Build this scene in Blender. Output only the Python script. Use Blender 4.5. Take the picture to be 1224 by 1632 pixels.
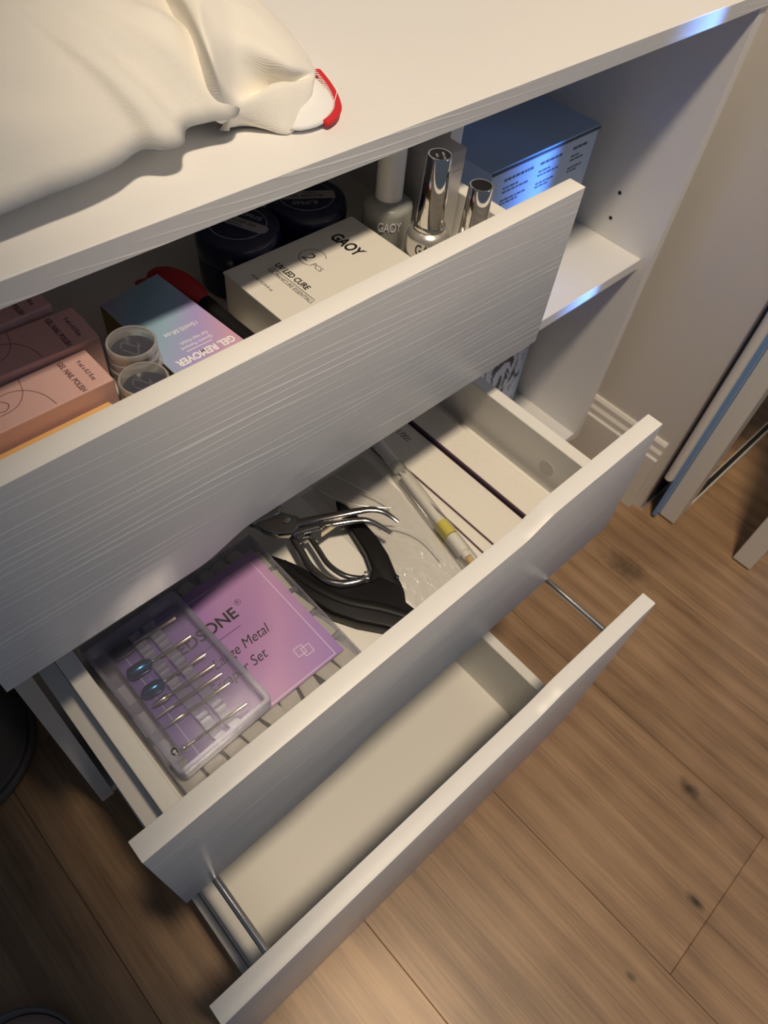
import bpy, bmesh, math, random
from mathutils import Matrix, Vector, noise

random.seed(7)
for o in list(bpy.data.objects):
    bpy.data.objects.remove(o)
scene = bpy.context.scene
COL = scene.collection
FL = 0.72                      # height of the desk top above the floor (m)

# ------------------------------------------------------------------ camera
cam_d = bpy.data.cameras.new('camera')
cam = bpy.data.objects.new('camera', cam_d)
COL.objects.link(cam)
R = Matrix.Rotation(math.radians(-50.145), 3, 'Z') @ Matrix.Rotation(math.radians(37.053), 3, 'X') @ Matrix.Rotation(math.radians(8.503), 3, 'Z')
cam.matrix_world = Matrix.Translation((0.01616, -0.32135, 0.22355 + FL)) @ R.to_4x4()
cam_d.sensor_fit = 'VERTICAL'
cam_d.sensor_height = 24.0
cam_d.lens = 1164.24 / 1632 * 24.0
cam_d.clip_start = 0.01
cam_d.dof.use_dof = True
cam_d.dof.focus_distance = 0.50
cam_d.dof.aperture_fstop = 9.0
scene.camera = cam

# ------------------------------------------------------------------ world and lights
world = bpy.data.worlds.new('world')
scene.world = world
world.use_nodes = True
bg = world.node_tree.nodes['Background']
bg.inputs[0].default_value = (0.66, 0.78, 1.0, 1)
bg.inputs[1].default_value = 0.10

def area(name, loc, target, size, power, color, size_y=None, shape='DISK', spread=None):
    d = bpy.data.lights.new(name, 'AREA')
    d.shape = shape
    d.size = size
    if size_y:
        d.size_y = size_y
    d.energy = power
    d.color = color
    if spread:
        d.spread = math.radians(spread)
    o = bpy.data.objects.new(name, d)
    COL.objects.link(o)
    o.location = loc
    o.rotation_euler = (Vector(target) - Vector(loc)).to_track_quat('-Z', 'Y').to_euler()
    return o

def spot(name, loc, target, power, color, angle, blend, soft):
    d = bpy.data.lights.new(name, 'SPOT')
    d.energy = power
    d.color = color
    d.spot_size = math.radians(angle)
    d.spot_blend = blend
    d.shadow_soft_size = soft
    o = bpy.data.objects.new(name, d)
    COL.objects.link(o)
    o.location = loc
    o.rotation_euler = (Vector(target) - Vector(loc)).to_track_quat('-Z', 'Y').to_euler()
    return o

# warm ceiling lamp over the desk front; beam edge imitates a shadow at left
spot('ceiling_spotlight', (0.22, -0.58, FL + 1.70), (0.80, -0.15, FL - 0.5), 125, (1.0, 0.82, 0.60), 42, 0.22, 0.10)
spot('floor_spotlight', (0.0, -0.56, FL + 1.70), (0.065, -0.375, FL - 0.72), 95, (1.0, 0.80, 0.55), 6.5, 0.9, 0.02)  # added lamp, no known source, brightens a patch of floor
# cool daylight from the right: a slit between the open doors and an added, unseen soft fill
area('cool_daylight_gap', (1.33, -1.05, FL - 0.25), (0.745, 0.06, FL - 0.25), 0.09, 0.9, (0.12, 0.33, 1.0), size_y=0.8, shape='RECTANGLE', spread=5)
area('cool_window', (1.25, -1.45, FL + 0.25), (0.80, 0.2, FL - 0.25), 0.6, 2.2, (0.35, 0.58, 1.0), size_y=1.0, shape='RECTANGLE')

vs = scene.view_settings
vs.view_transform = 'Standard'
vs.look = 'None'
vs.gamma = 1.0
vs.use_curve_mapping = False
vs.exposure = 0.0
try:
    scene.cycles.transparent_max_bounces = 32
except Exception:
    pass

# ------------------------------------------------------------------ materials
def new_mat(name):
    m = bpy.data.materials.new(name)
    m.use_nodes = True
    nt = m.node_tree
    return m, nt, nt.nodes['Principled BSDF']

def pbr(name, col, rough=0.5, metal=0.0, trans=0.0, coat=0.0, spec=0.5, bump=None, var=0.0, sheen=0.0, ior=1.45):
    m, nt, b = new_mat(name)
    b.inputs['Base Color'].default_value = (*col, 1)
    b.inputs['Roughness'].default_value = rough
    b.inputs['Metallic'].default_value = metal
    b.inputs['Transmission Weight'].default_value = trans
    b.inputs['Coat Weight'].default_value = coat
    b.inputs['Specular IOR Level'].default_value = spec
    b.inputs['Sheen Weight'].default_value = sheen
    b.inputs['IOR'].default_value = ior
    if bump or var:
        tc = nt.nodes.new('ShaderNodeTexCoord')
        n = nt.nodes.new('ShaderNodeTexNoise')
        n.inputs['Scale'].default_value = bump[0] if bump else 200
        n.inputs['Detail'].default_value = 3
        nt.links.new(tc.outputs['Object'], n.inputs['Vector'])
        if bump:
            bp = nt.nodes.new('ShaderNodeBump')
            bp.inputs['Strength'].default_value = bump[1]
            bp.inputs['Distance'].default_value = bump[2] if len(bump) > 2 else 0.001
            nt.links.new(n.outputs['Fac'], bp.inputs['Height'])
            nt.links.new(bp.outputs['Normal'], b.inputs['Normal'])
        if var:
            mx = nt.nodes.new('ShaderNodeMix')
            mx.data_type = 'RGBA'
            mx.inputs[6].default_value = (*[c * (1 - var) for c in col], 1)
            mx.inputs[7].default_value = (*[min(1, c * (1 + var)) for c in col], 1)
            nt.links.new(n.outputs['Fac'], mx.inputs[0])
            nt.links.new(mx.outputs[2], b.inputs['Base Color'])
    return m

def clear_mat(name, tint=(0.93, 0.94, 0.97), gloss=0.10, rough=0.12, haze=0.05, hazecol=(0.8, 0.82, 0.88), bump=None):
    """thin clear plastic: mostly see-through, a little haze and a sharp sheen"""
    m, nt, b = new_mat(name)
    nt.nodes.remove(b)
    out = nt.nodes['Material Output']
    tr = nt.nodes.new('ShaderNodeBsdfTransparent')
    tr.inputs[0].default_value = (*tint, 1)
    df = nt.nodes.new('ShaderNodeBsdfDiffuse')
    df.inputs[0].default_value = (*hazecol, 1)
    gl = nt.nodes.new('ShaderNodeBsdfGlossy')
    gl.inputs['Roughness'].default_value = rough
    gl.inputs['Color'].default_value = (1, 1, 1, 1)
    m1 = nt.nodes.new('ShaderNodeMixShader')
    m1.inputs[0].default_value = haze
    m2 = nt.nodes.new('ShaderNodeMixShader')
    fr = nt.nodes.new('ShaderNodeLayerWeight')
    fr.inputs[0].default_value = 0.25
    ml = nt.nodes.new('ShaderNodeMath')
    ml.operation = 'MULTIPLY_ADD'
    ml.inputs[1].default_value = 0.5
    ml.inputs[2].default_value = gloss
    nt.links.new(fr.outputs['Fresnel'], ml.inputs[0])
    nt.links.new(ml.outputs[0], m2.inputs[0])
    nt.links.new(tr.outputs[0], m1.inputs[1])
    nt.links.new(df.outputs[0], m1.inputs[2])
    nt.links.new(m1.outputs[0], m2.inputs[1])
    nt.links.new(gl.outputs[0], m2.inputs[2])
    nt.links.new(m2.outputs[0], out.inputs[0])
    if bump:
        tc = nt.nodes.new('ShaderNodeTexCoord')
        n = nt.nodes.new('ShaderNodeTexNoise')
        n.inputs['Scale'].default_value = bump[0]
        nt.links.new(tc.outputs['Object'], n.inputs['Vector'])
        bp = nt.nodes.new('ShaderNodeBump')
        bp.inputs['Strength'].default_value = bump[1]
        bp.inputs['Distance'].default_value = 0.001
        nt.links.new(n.outputs['Fac'], bp.inputs['Height'])
        nt.links.new(bp.outputs['Normal'], gl.inputs['Normal'])
    return m

def grain_mat(name, col=(0.80, 0.79, 0.785), line=(0.93, 0.93, 0.93), along='x', strength=1.0, rough=0.33):
    """white foil with embossed wood grain: thin paler wavy lines along one axis"""
    m, nt, b = new_mat(name)
    N = nt.nodes.new
    tc = N('ShaderNodeTexCoord')
    mp = N('ShaderNodeMapping')
    sc = {'x': (0.055, 1, 1), 'y': (1, 0.055, 1), 'z': (1, 1, 0.055)}[along]
    mp.inputs['Scale'].default_value = sc
    nt.links.new(tc.outputs['Object'], mp.inputs['Vector'])
    wv = N('ShaderNodeTexWave')
    wv.wave_type = 'BANDS'
    wv.bands_direction = 'DIAGONAL'
    wv.inputs['Scale'].default_value = 105
    wv.inputs['Distortion'].default_value = 11.0
    wv.inputs['Detail'].default_value = 2.5
    wv.inputs['Detail Scale'].default_value = 0.35
    wv.inputs['Detail Roughness'].default_value = 0.6
    nt.links.new(mp.outputs[0], wv.inputs['Vector'])
    nz = N('ShaderNodeTexNoise')
    nz.inputs['Scale'].default_value = 55
    nz.inputs['Detail'].default_value = 3
    nt.links.new(mp.outputs[0], nz.inputs['Vector'])
    r1 = N('ShaderNodeValToRGB')
    r1.color_ramp.elements[0].position = 0.86
    r1.color_ramp.elements[1].position = 0.95
    nt.links.new(wv.outputs['Fac'], r1.inputs[0])
    r2 = N('ShaderNodeValToRGB')
    r2.color_ramp.elements[0].position = 0.40
    r2.color_ramp.elements[1].position = 0.62
    nt.links.new(nz.outputs['Fac'], r2.inputs[0])
    ml = N('ShaderNodeMath')
    ml.operation = 'MULTIPLY'
    nt.links.new(r1.outputs[0], ml.inputs[0])
    nt.links.new(r2.outputs[0], ml.inputs[1])
    mx = N('ShaderNodeMix')
    mx.data_type = 'RGBA'
    mx.inputs[6].default_value = (*col, 1)
    mx.inputs[7].default_value = (*line, 1)
    nt.links.new(ml.outputs[0], mx.inputs[0])
    nt.links.new(mx.outputs[2], b.inputs['Base Color'])
    bp = N('ShaderNodeBump')
    bp.inputs['Strength'].default_value = 0.4 * strength
    bp.inputs['Distance'].default_value = 0.0003
    nt.links.new(ml.outputs[0], bp.inputs['Height'])
    nt.links.new(bp.outputs['Normal'], b.inputs['Normal'])
    b.inputs['Roughness'].default_value = rough
    return m

def plank_mat():
    m, nt, b = new_mat('oak_laminate')
    N = nt.nodes.new
    tc = N('ShaderNodeTexCoord')
    oi = N('ShaderNodeObjectInfo')
    ad = N('ShaderNodeVectorMath')
    ad.operation = 'ADD'
    sc = N('ShaderNodeVectorMath')
    sc.operation = 'SCALE'
    cb = N('ShaderNodeCombineXYZ')
    nt.links.new(oi.outputs['Random'], cb.inputs[0])
    nt.links.new(oi.outputs['Random'], cb.inputs[1])
    nt.links.new(cb.outputs[0], sc.inputs[0])
    sc.inputs['Scale'].default_value = 17.0
    nt.links.new(tc.outputs['Object'], ad.inputs[0])
    nt.links.new(sc.outputs[0], ad.inputs[1])
    mp = N('ShaderNodeMapping')
    mp.inputs['Scale'].default_value = (1.0, 0.035, 1)
    nt.links.new(ad.outputs[0], mp.inputs['Vector'])
    n1 = N('ShaderNodeTexNoise')
    n1.inputs['Scale'].default_value = 240
    n1.inputs['Detail'].default_value = 5
    n1.inputs['Roughness'].default_value = 0.65
    nt.links.new(mp.outputs[0], n1.inputs['Vector'])
    wv = N('ShaderNodeTexWave')
    wv.bands_direction = 'X'
    wv.inputs['Scale'].default_value = 9
    wv.inputs['Distortion'].default_value = 7
    wv.inputs['Detail'].default_value = 3
    wv.inputs['Detail Scale'].default_value = 0.8
    nt.links.new(mp.outputs[0], wv.inputs['Vector'])
    n2 = N('ShaderNodeTexNoise')
    n2.inputs['Scale'].default_value = 7
    nt.links.new(ad.outputs[0], n2.inputs['Vector'])
    r = N('ShaderNodeValToRGB')
    e = r.color_ramp.elements
    e[0].position = 0.33
    e[0].color = (0.19, 0.108, 0.054, 1)
    e[1].position = 0.68
    e[1].color = (0.44, 0.275, 0.15, 1)
    a1 = N('ShaderNodeMath')
    a1.operation = 'MULTIPLY_ADD'
    a1.inputs[1].default_value = 0.10
    nt.links.new(wv.outputs['Fac'], a1.inputs[0])
    a2 = N('ShaderNodeMath')
    a2.operation = 'MULTIPLY_ADD'
    a2.inputs[1].default_value = 0.50
    a3 = N('ShaderNodeMath')
    a3.operation = 'MULTIPLY'
    a3.inputs[1].default_value = 0.42
    nt.links.new(n2.outputs['Fac'], a3.inputs[0])
    nt.links.new(n1.outputs['Fac'], a2.inputs[0])
    nt.links.new(a3.outputs[0], a2.inputs[2])
    nt.links.new(a2.outputs[0], a1.inputs[2])
    nt.links.new(a1.outputs[0], r.inputs[0])
    # a few dark knots, placed where they sit in the boards
    ge = N('ShaderNodeNewGeometry')
    wob = N('ShaderNodeTexNoise')
    wob.inputs['Scale'].default_value = 60
    nt.links.new(ge.outputs['Position'], wob.inputs['Vector'])
    prev = None
    for kx, ky, kr, ks in ((0.563, -0.448, 0.013, 0.80), (0.4525, -0.5275, 0.010, 0.85), (0.331, -0.517, 0.006, 0.6), (0.785, -0.190, 0.034, 0.55), (0.560, -0.475, 0.030, 0.25)):
        sb = N('ShaderNodeVectorMath')
        sb.operation = 'SUBTRACT'
        sb.inputs[1].default_value = (kx, ky, 0)
        nt.links.new(ge.outputs['Position'], sb.inputs[0])
        sq = N('ShaderNodeVectorMath')
        sq.operation = 'MULTIPLY'
        sq.inputs[1].default_value = (1.0, 0.55, 0)
        nt.links.new(sb.outputs[0], sq.inputs[0])
        ln = N('ShaderNodeVectorMath')
        ln.operation = 'LENGTH'
        nt.links.new(sq.outputs[0], ln.inputs[0])
        wa = N('ShaderNodeMath')
        wa.operation = 'MULTIPLY_ADD'
        wa.inputs[1].default_value = kr * 0.9
        nt.links.new(wob.outputs['Fac'], wa.inputs[0])
        nt.links.new(ln.outputs['Value'], wa.inputs[2])
        mr = N('ShaderNodeMapRange')
        mr.inputs['From Min'].default_value = kr * 0.55
        mr.inputs['From Max'].default_value = kr * 1.3
        mr.inputs['To Min'].default_value = 1 - ks
        mr.inputs['To Max'].default_value = 1.0
        nt.links.new(wa.outputs[0], mr.inputs['Value'])
        if prev:
            mm = N('ShaderNodeMath')
            mm.operation = 'MULTIPLY'
            nt.links.new(prev, mm.inputs[0])
            nt.links.new(mr.outputs[0], mm.inputs[1])
            prev = mm.outputs[0]
        else:
            prev = mr.outputs[0]
    rk = N('ShaderNodeCombineColor')
    for i_ in range(3):
        nt.links.new(prev, rk.inputs[i_])
    mx = N('ShaderNodeMix')
    mx.data_type = 'RGBA'
    mx.blend_type = 'MULTIPLY'
    mx.inputs[0].default_value = 1.0
    nt.links.new(r.outputs[0], mx.inputs[6])
    nt.links.new(rk.outputs[0], mx.inputs[7])
    nt.links.new(mx.outputs[2], b.inputs['Base Color'])
    b.inputs['Roughness'].default_value = 0.42
    bp = N('ShaderNodeBump')
    bp.inputs['Strength'].default_value = 0.25
    bp.inputs['Distance'].default_value = 0.0006
    nt.links.new(n1.outputs['Fac'], bp.inputs['Height'])
    nt.links.new(bp.outputs['Normal'], b.inputs['Normal'])
    return m

def gradient_mat(name, stops, axis_vec, origin, rough=0.35, bump=None):
    """printed colour gradient; fac = dot(object position - origin, axis_vec)"""
    m, nt, b = new_mat(name)
    N = nt.nodes.new
    tc = N('ShaderNodeTexCoord')
    sb = N('ShaderNodeVectorMath')
    sb.operation = 'SUBTRACT'
    sb.inputs[1].default_value = origin
    dt = N('ShaderNodeVectorMath')
    dt.operation = 'DOT_PRODUCT'
    dt.inputs[1].default_value = axis_vec
    nt.links.new(tc.outputs['Object'], sb.inputs[0])
    nt.links.new(sb.outputs[0], dt.inputs[0])
    nz = N('ShaderNodeTexNoise')
    nz.inputs['Scale'].default_value = 18
    nz.inputs['Detail'].default_value = 1
    nt.links.new(tc.outputs['Object'], nz.inputs['Vector'])
    ma = N('ShaderNodeMath')
    ma.operation = 'MULTIPLY_ADD'
    ma.inputs[1].default_value = 0.35
    nt.links.new(nz.outputs['Fac'], ma.inputs[0])
    sm = N('ShaderNodeMath')
    sm.operation = 'SUBTRACT'
    sm.inputs[1].default_value = 0.175
    nt.links.new(dt.outputs['Value'], ma.inputs[2])
    nt.links.new(ma.outputs[0], sm.inputs[0])
    r = N('ShaderNodeValToRGB')
    el = r.color_ramp.elements
    el[0].position, el[0].color = stops[0][0], (*stops[0][1], 1)
    el[1].position, el[1].color = stops[-1][0], (*stops[-1][1], 1)
    for p, c in stops[1:-1]:
        e = el.new(p)
        e.color = (*c, 1)
    nt.links.new(sm.outputs[0], r.inputs[0])
    nt.links.new(r.outputs[0], b.inputs['Base Color'])
    b.inputs['Roughness'].default_value = rough
    return m

def twill_mat(name, col, scale=900, strength=0.24):
    m, nt, b = new_mat(name)
    N = nt.nodes.new
    tc = N('ShaderNodeTexCoord')
    wv = N('ShaderNodeTexWave')
    wv.bands_direction = 'DIAGONAL'
    wv.inputs['Scale'].default_value = scale / 2.0
    wv.inputs['Distortion'].default_value = 0.6
    nt.links.new(tc.outputs['Object'], wv.inputs['Vector'])
    nz = N('ShaderNodeTexNoise')
    nz.inputs['Scale'].default_value = 45
    nz.inputs['Detail'].default_value = 4
    nt.links.new(tc.outputs['Object'], nz.inputs['Vector'])
    bp = N('ShaderNodeBump')
    bp.inputs['Strength'].default_value = strength
    bp.inputs['Distance'].default_value = 0.0005
    nt.links.new(wv.outputs['Fac'], bp.inputs['Height'])
    b2 = N('ShaderNodeBump')
    b2.inputs['Strength'].default_value = 0.25
    b2.inputs['Distance'].default_value = 0.003
    nt.links.new(nz.outputs['Fac'], b2.inputs['Height'])
    nt.links.new(bp.outputs['Normal'], b2.inputs['Normal'])
    nt.links.new(b2.outputs['Normal'], b.inputs['Normal'])
    b.inputs['Base Color'].default_value = (*col, 1)
    b.inputs['Roughness'].default_value = 0.9
    b.inputs['Sheen Weight'].default_value = 0.15
    b.inputs['Specular IOR Level'].default_value = 0.2
    return m

def blotch_mat():
    m, nt, b = new_mat('ink_blot_print')
    N = nt.nodes.new
    tc = N('ShaderNodeTexCoord')
    nz = N('ShaderNodeTexNoise')
    nz.inputs['Scale'].default_value = 38
    nz.inputs['Detail'].default_value = 3
    nz.inputs['Distortion'].default_value = 2.0
    mp = N('ShaderNodeMapping')
    mp.inputs['Scale'].default_value = (1.4, 1, 0.6)
    nt.links.new(tc.outputs['Object'], mp.inputs[0])
    nt.links.new(mp.outputs[0], nz.inputs['Vector'])
    r = N('ShaderNodeValToRGB')
    r.color_ramp.elements[0].position = 0.44
    r.color_ramp.elements[0].color = (0.02, 0.025, 0.045, 1)
    r.color_ramp.elements[1].position = 0.50
    r.color_ramp.elements[1].color = (0.62, 0.66, 0.78, 1)
    nt.links.new(nz.outputs['Fac'], r.inputs[0])
    nt.links.new(r.outputs[0], b.inputs['Base Color'])
    b.inputs['Roughness'].default_value = 0.5
    return m

M = {}
M['front'] = grain_mat('embossed_white_foil', col=(0.70, 0.695, 0.69), line=(0.90, 0.90, 0.89))
M['top'] = grain_mat('white_foil_top', col=(0.83, 0.82, 0.81), line=(0.84, 0.83, 0.82), strength=0.05, rough=0.45)
M['side'] = pbr('white_melamine', (0.80, 0.795, 0.78), 0.42, bump=(900, 0.04))
M['edge'] = pbr('white_edge_band', (0.84, 0.83, 0.81), 0.4)
M['box_in'] = pbr('off_white_drawer_board', (0.80, 0.785, 0.745), 0.45, bump=(700, 0.05))
M['cover'] = pbr('grey_sticker', (0.60, 0.575, 0.53), 0.5)
M['runner'] = pbr('white_epoxy_runner', (0.70, 0.68, 0.65), 0.4)
M['steel'] = pbr('brushed_steel', (0.56, 0.55, 0.53), 0.22, metal=1)
M['dark_hole'] = pbr('dark_hole', (0.01, 0.01, 0.012), 0.9)
M['wall'] = pbr('painted_wall', (0.70, 0.665, 0.63), 0.7, bump=(60, 0.06))
M['trim'] = pbr('white_gloss_trim', (0.82, 0.79, 0.74), 0.35)
M['mirror'] = pbr('mirror_glass', (0.86, 0.87, 0.86), 0.02, metal=1)
M['black_gap'] = pbr('black_rubber', (0.012, 0.012, 0.013), 0.7)
M['plank'] = plank_mat()
M['subfloor'] = pbr('subfloor', (0.06, 0.04, 0.028), 0.9)
M['cotton'] = twill_mat('white_cotton_twill', (0.86, 0.83, 0.76))
M['cotton_back'] = twill_mat('bleached_cotton_reverse', (0.88, 0.88, 0.88), scale=1400)
M['red_thread'] = pbr('red_overlock_thread', (0.62, 0.022, 0.03), 0.75, bump=(900, 0.6))
M['thread'] = pbr('white_thread', (0.9, 0.88, 0.84), 0.8)
M['black_ink'] = pbr('black_ink', (0.012, 0.012, 0.014), 0.45)
M['grey_ink'] = pbr('grey_ink', (0.09, 0.09, 0.09), 0.5)
M['white_ink'] = pbr('white_ink', (0.88, 0.88, 0.9), 0.45)
M['mauve_ink'] = pbr('mauve_ink', (0.19, 0.10, 0.12), 0.5)
M['pale_print'] = pbr('pale_print', (0.74, 0.70, 0.66), 0.5)
M['blue_ink'] = pbr('dark_blue_ink', (0.05, 0.06, 0.10), 0.5)
M['pink_card'] = pbr('dusty_pink_card', (0.72, 0.46, 0.43), 0.55, var=0.04)
M['orange_card'] = pbr('apricot_card', (0.86, 0.52, 0.20), 0.5)
M['white_card'] = pbr('satin_white_card', (0.72, 0.70, 0.65), 0.42)
M['silver_card'] = pbr('silver_grey_card', (0.50, 0.49, 0.48), 0.35, metal=0.3)
M['olive_card'] = pbr('olive_gold_card', (0.26, 0.22, 0.05), 0.35, metal=0.35)
M['ice_card'] = pbr('pale_blue_white_card', (0.46, 0.57, 0.72), 0.35)
M['ice_top'] = pbr('pale_teal_card', (0.32, 0.43, 0.56), 0.5)
M['navy'] = pbr('navy_gloss_plastic', (0.012, 0.016, 0.045), 0.22, coat=0.3)
M['navy_label'] = pbr('grey_mauve_label', (0.33, 0.31, 0.33), 0.5)
M['chrome'] = pbr('chrome', (0.78, 0.75, 0.70), 0.07, metal=1)
M['chrome_dark'] = pbr('polished_steel', (0.42, 0.41, 0.40), 0.12, metal=1)
M['silver_paint'] = pbr('silver_painted_glass', (0.62, 0.60, 0.57), 0.28, metal=0.75)
M['frost'] = pbr('frosted_glass', (0.42, 0.43, 0.40), 0.35, trans=0.25)
M['white_plastic'] = pbr('white_satin_plastic', (0.80, 0.78, 0.75), 0.35)
M['cup'] = clear_mat('frosted_clear_plastic', tint=(0.85, 0.84, 0.83), gloss=0.08, rough=0.2, haze=0.30, hazecol=(0.80, 0.77, 0.75))
M['charcoal'] = pbr('charcoal_gel', (0.055, 0.057, 0.075), 0.3)
M['smoke'] = pbr('grey_wisp', (0.10, 0.10, 0.125), 0.45)
M['red_plastic'] = pbr('dark_red_plastic', (0.36, 0.014, 0.02), 0.35)
M['black_plastic'] = pbr('black_satin_plastic', (0.007, 0.007, 0.008), 0.42, spec=0.3)
M['gold'] = pbr('gold_foil', (0.60, 0.44, 0.16), 0.3, metal=1)
M['clear'] = clear_mat('clear_case_plastic', tint=(0.97, 0.97, 0.985), gloss=0.02, rough=0.15, haze=0.02)
M['clear_hazy'] = clear_mat('hazy_case_lid', tint=(0.95, 0.95, 0.975), gloss=0.03, rough=0.20, haze=0.045, hazecol=(0.72, 0.72, 0.82), bump=(60, 0.15))
M['clear_edge'] = clear_mat('case_wall_plastic', tint=(0.82, 0.83, 0.88), gloss=0.10, rough=0.15, haze=0.16, hazecol=(0.70, 0.71, 0.80))
M['film'] = clear_mat('crinkled_film', tint=(0.975, 0.975, 0.975), gloss=0.07, rough=0.06, haze=0.02)
M['film_crease'] = clear_mat('film_crease', tint=(0.95, 0.95, 0.95), gloss=0.30, rough=0.25, haze=0.25, hazecol=(0.95, 0.93, 0.88))  # whitened so the creases look like bright highlights
M['tube_clear'] = clear_mat('clear_tube', tint=(0.93, 0.93, 0.92), gloss=0.06, rough=0.08, haze=0.08, hazecol=(0.9, 0.9, 0.88))
M['bristle'] = pbr('white_bristle_sleeve', (0.85, 0.84, 0.80), 0.5)
M['yellow'] = pbr('yellow_plastic', (0.72, 0.62, 0.06), 0.35)
M['amber'] = pbr('amber_tip', (0.70, 0.45, 0.16), 0.4)
M['abrasive'] = pbr('white_abrasive', (0.80, 0.765, 0.70), 0.85, bump=(520, 0.6, 0.0012))
M['purple_core'] = pbr('purple_foam_core', (0.115, 0.06, 0.10), 0.7)
M['tip'] = pbr('natural_nail_tip', (0.90, 0.87, 0.78), 0.3)
M['iridescent'] = gradient_mat('iridescent_metal', [(0.0, (0.02, 0.22, 0.26)), (0.5, (0.10, 0.08, 0.30)), (1.0, (0.04, 0.14, 0.30))], (60, 0, 0), (-0.02, 0, 0), 0.25)
M['iridescent'].node_tree.nodes['Principled BSDF'].inputs['Metallic'].default_value = 0.9
M['black_metal'] = pbr('black_carbide', (0.03, 0.03, 0.06), 0.35, metal=0.7)
M['bit_steel'] = pbr('pale_gold_steel', (0.80, 0.72, 0.55), 0.2, metal=1)
M['purple_card'] = gradient_mat('violet_gradient_card',
    [(0.0, (0.24, 0.14, 0.46)), (0.35, (0.44, 0.24, 0.52)), (0.62, (0.60, 0.34, 0.58)), (1.0, (0.36, 0.22, 0.56))],
    (5.6, -3.2, 0), (-0.045, 0.03, 0), 0.4)
M['holo_card'] = gradient_mat('pastel_gradient_card',
    [(0.0, (0.30, 0.27, 0.36)), (0.28, (0.20, 0.36, 0.44)), (0.52, (0.30, 0.45, 0.60)), (0.75, (0.40, 0.34, 0.66)), (1.0, (0.60, 0.36, 0.50))],
    (9.0, -8.5, 0), (-0.022, 0.048, 0), 0.35)
M['grey_fabric'] = pbr('dark_grey_fabric', (0.15, 0.145, 0.145), 0.75, bump=(300, 0.3))
M['dark_seam'] = pbr('dark_seam', (0.05, 0.048, 0.047), 0.8)
M['blush'] = pbr('blush_plastic', (0.36, 0.24, 0.20), 0.45)
M['smoked_rim'] = pbr('smoked_clear_rim', (0.32, 0.30, 0.29), 0.15, trans=0.4, ior=1.3)
M['blot'] = blotch_mat()
M['blue_film'] = pbr('blue_protective_film', (0.20, 0.36, 0.66), 0.25)  # blue light on the door edge, put into the base colour

# ------------------------------------------------------------------ mesh helpers (all in mm)
def box(bm, x0, x1, y0, y1, z0, z1, bev=0.0, seg=2):
    v = [bm.verts.new(p) for p in ((x0, y0, z0), (x1, y0, z0), (x1, y1, z0), (x0, y1, z0),
                                   (x0, y0, z1), (x1, y0, z1), (x1, y1, z1), (x0, y1, z1))]
    f = [bm.faces.new([v[i] for i in q]) for q in ((0, 3, 2, 1), (4, 5, 6, 7), (0, 1, 5, 4), (1, 2, 6, 5), (2, 3, 7, 6), (3, 0, 4, 7))]
    if bev:
        ed = list({e for a in f for e in a.edges})
        bmesh.ops.bevel(bm, geom=ed, offset=bev, segments=seg, affect='EDGES', profile=0.5)
    return v

def bbox(x0, x1, y0, y1, z0, z1, bev=0.0, seg=2):
    bm = bmesh.new()
    box(bm, x0, x1, y0, y1, z0, z1, bev, seg)
    return bm

def prism(bm, pts, a0, a1, axis='z', bev=0.0, seg=2):
    """extrude a polygon along an axis; pts are the two other coordinates in order"""
    def P(u, v, w):
        return {'x': (w, u, v), 'y': (u, w, v), 'z': (u, v, w)}[axis]
    lo = [bm.verts.new(P(u, v, a0)) for u, v in pts]
    hi = [bm.verts.new(P(u, v, a1)) for u, v in pts]
    n = len(pts)
    fs = [bm.faces.new(lo), bm.faces.new(hi)]
    for i in range(n):
        bm.faces.new((lo[i], lo[(i + 1) % n], hi[(i + 1) % n], hi[i]))
    bmesh.ops.recalc_face_normals(bm, faces=bm.faces[:])
    if bev:
        ed = list({e for f in fs for e in f.edges})
        bmesh.ops.bevel(bm, geom=ed, offset=bev, segments=seg, affect='EDGES', profile=0.5)
    return bm

def lathe(bm, prof, c=(0, 0), n=40, sx=1.0, sy=1.0, power=2.0, rot=0.0):
    """profile of (radius, z); power > 2 gives a rounded square plan"""
    rings = []
    for r, z in prof:
        ring = []
        for i in range(n):
            a = 2 * math.pi * i / n
            ca, sa = math.cos(a), math.sin(a)
            k = (abs(ca) ** power + abs(sa) ** power) ** (-1 / power)
            x, y = r * k * ca * sx, r * k * sa * sy
            if rot:
                x, y = x * math.cos(rot) - y * math.sin(rot), x * math.sin(rot) + y * math.cos(rot)
            ring.append(bm.verts.new((c[0] + x, c[1] + y, z)))
        rings.append(ring)
    for a, b in zip(rings, rings[1:]):
        for i in range(n):
            bm.faces.new((a[i], a[(i + 1) % n], b[(i + 1) % n], b[i]))
    bm.faces.new(rings[0][::-1])
    bm.faces.new(rings[-1])
    bmesh.ops.recalc_face_normals(bm, faces=bm.faces[:])
    return bm

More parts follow.
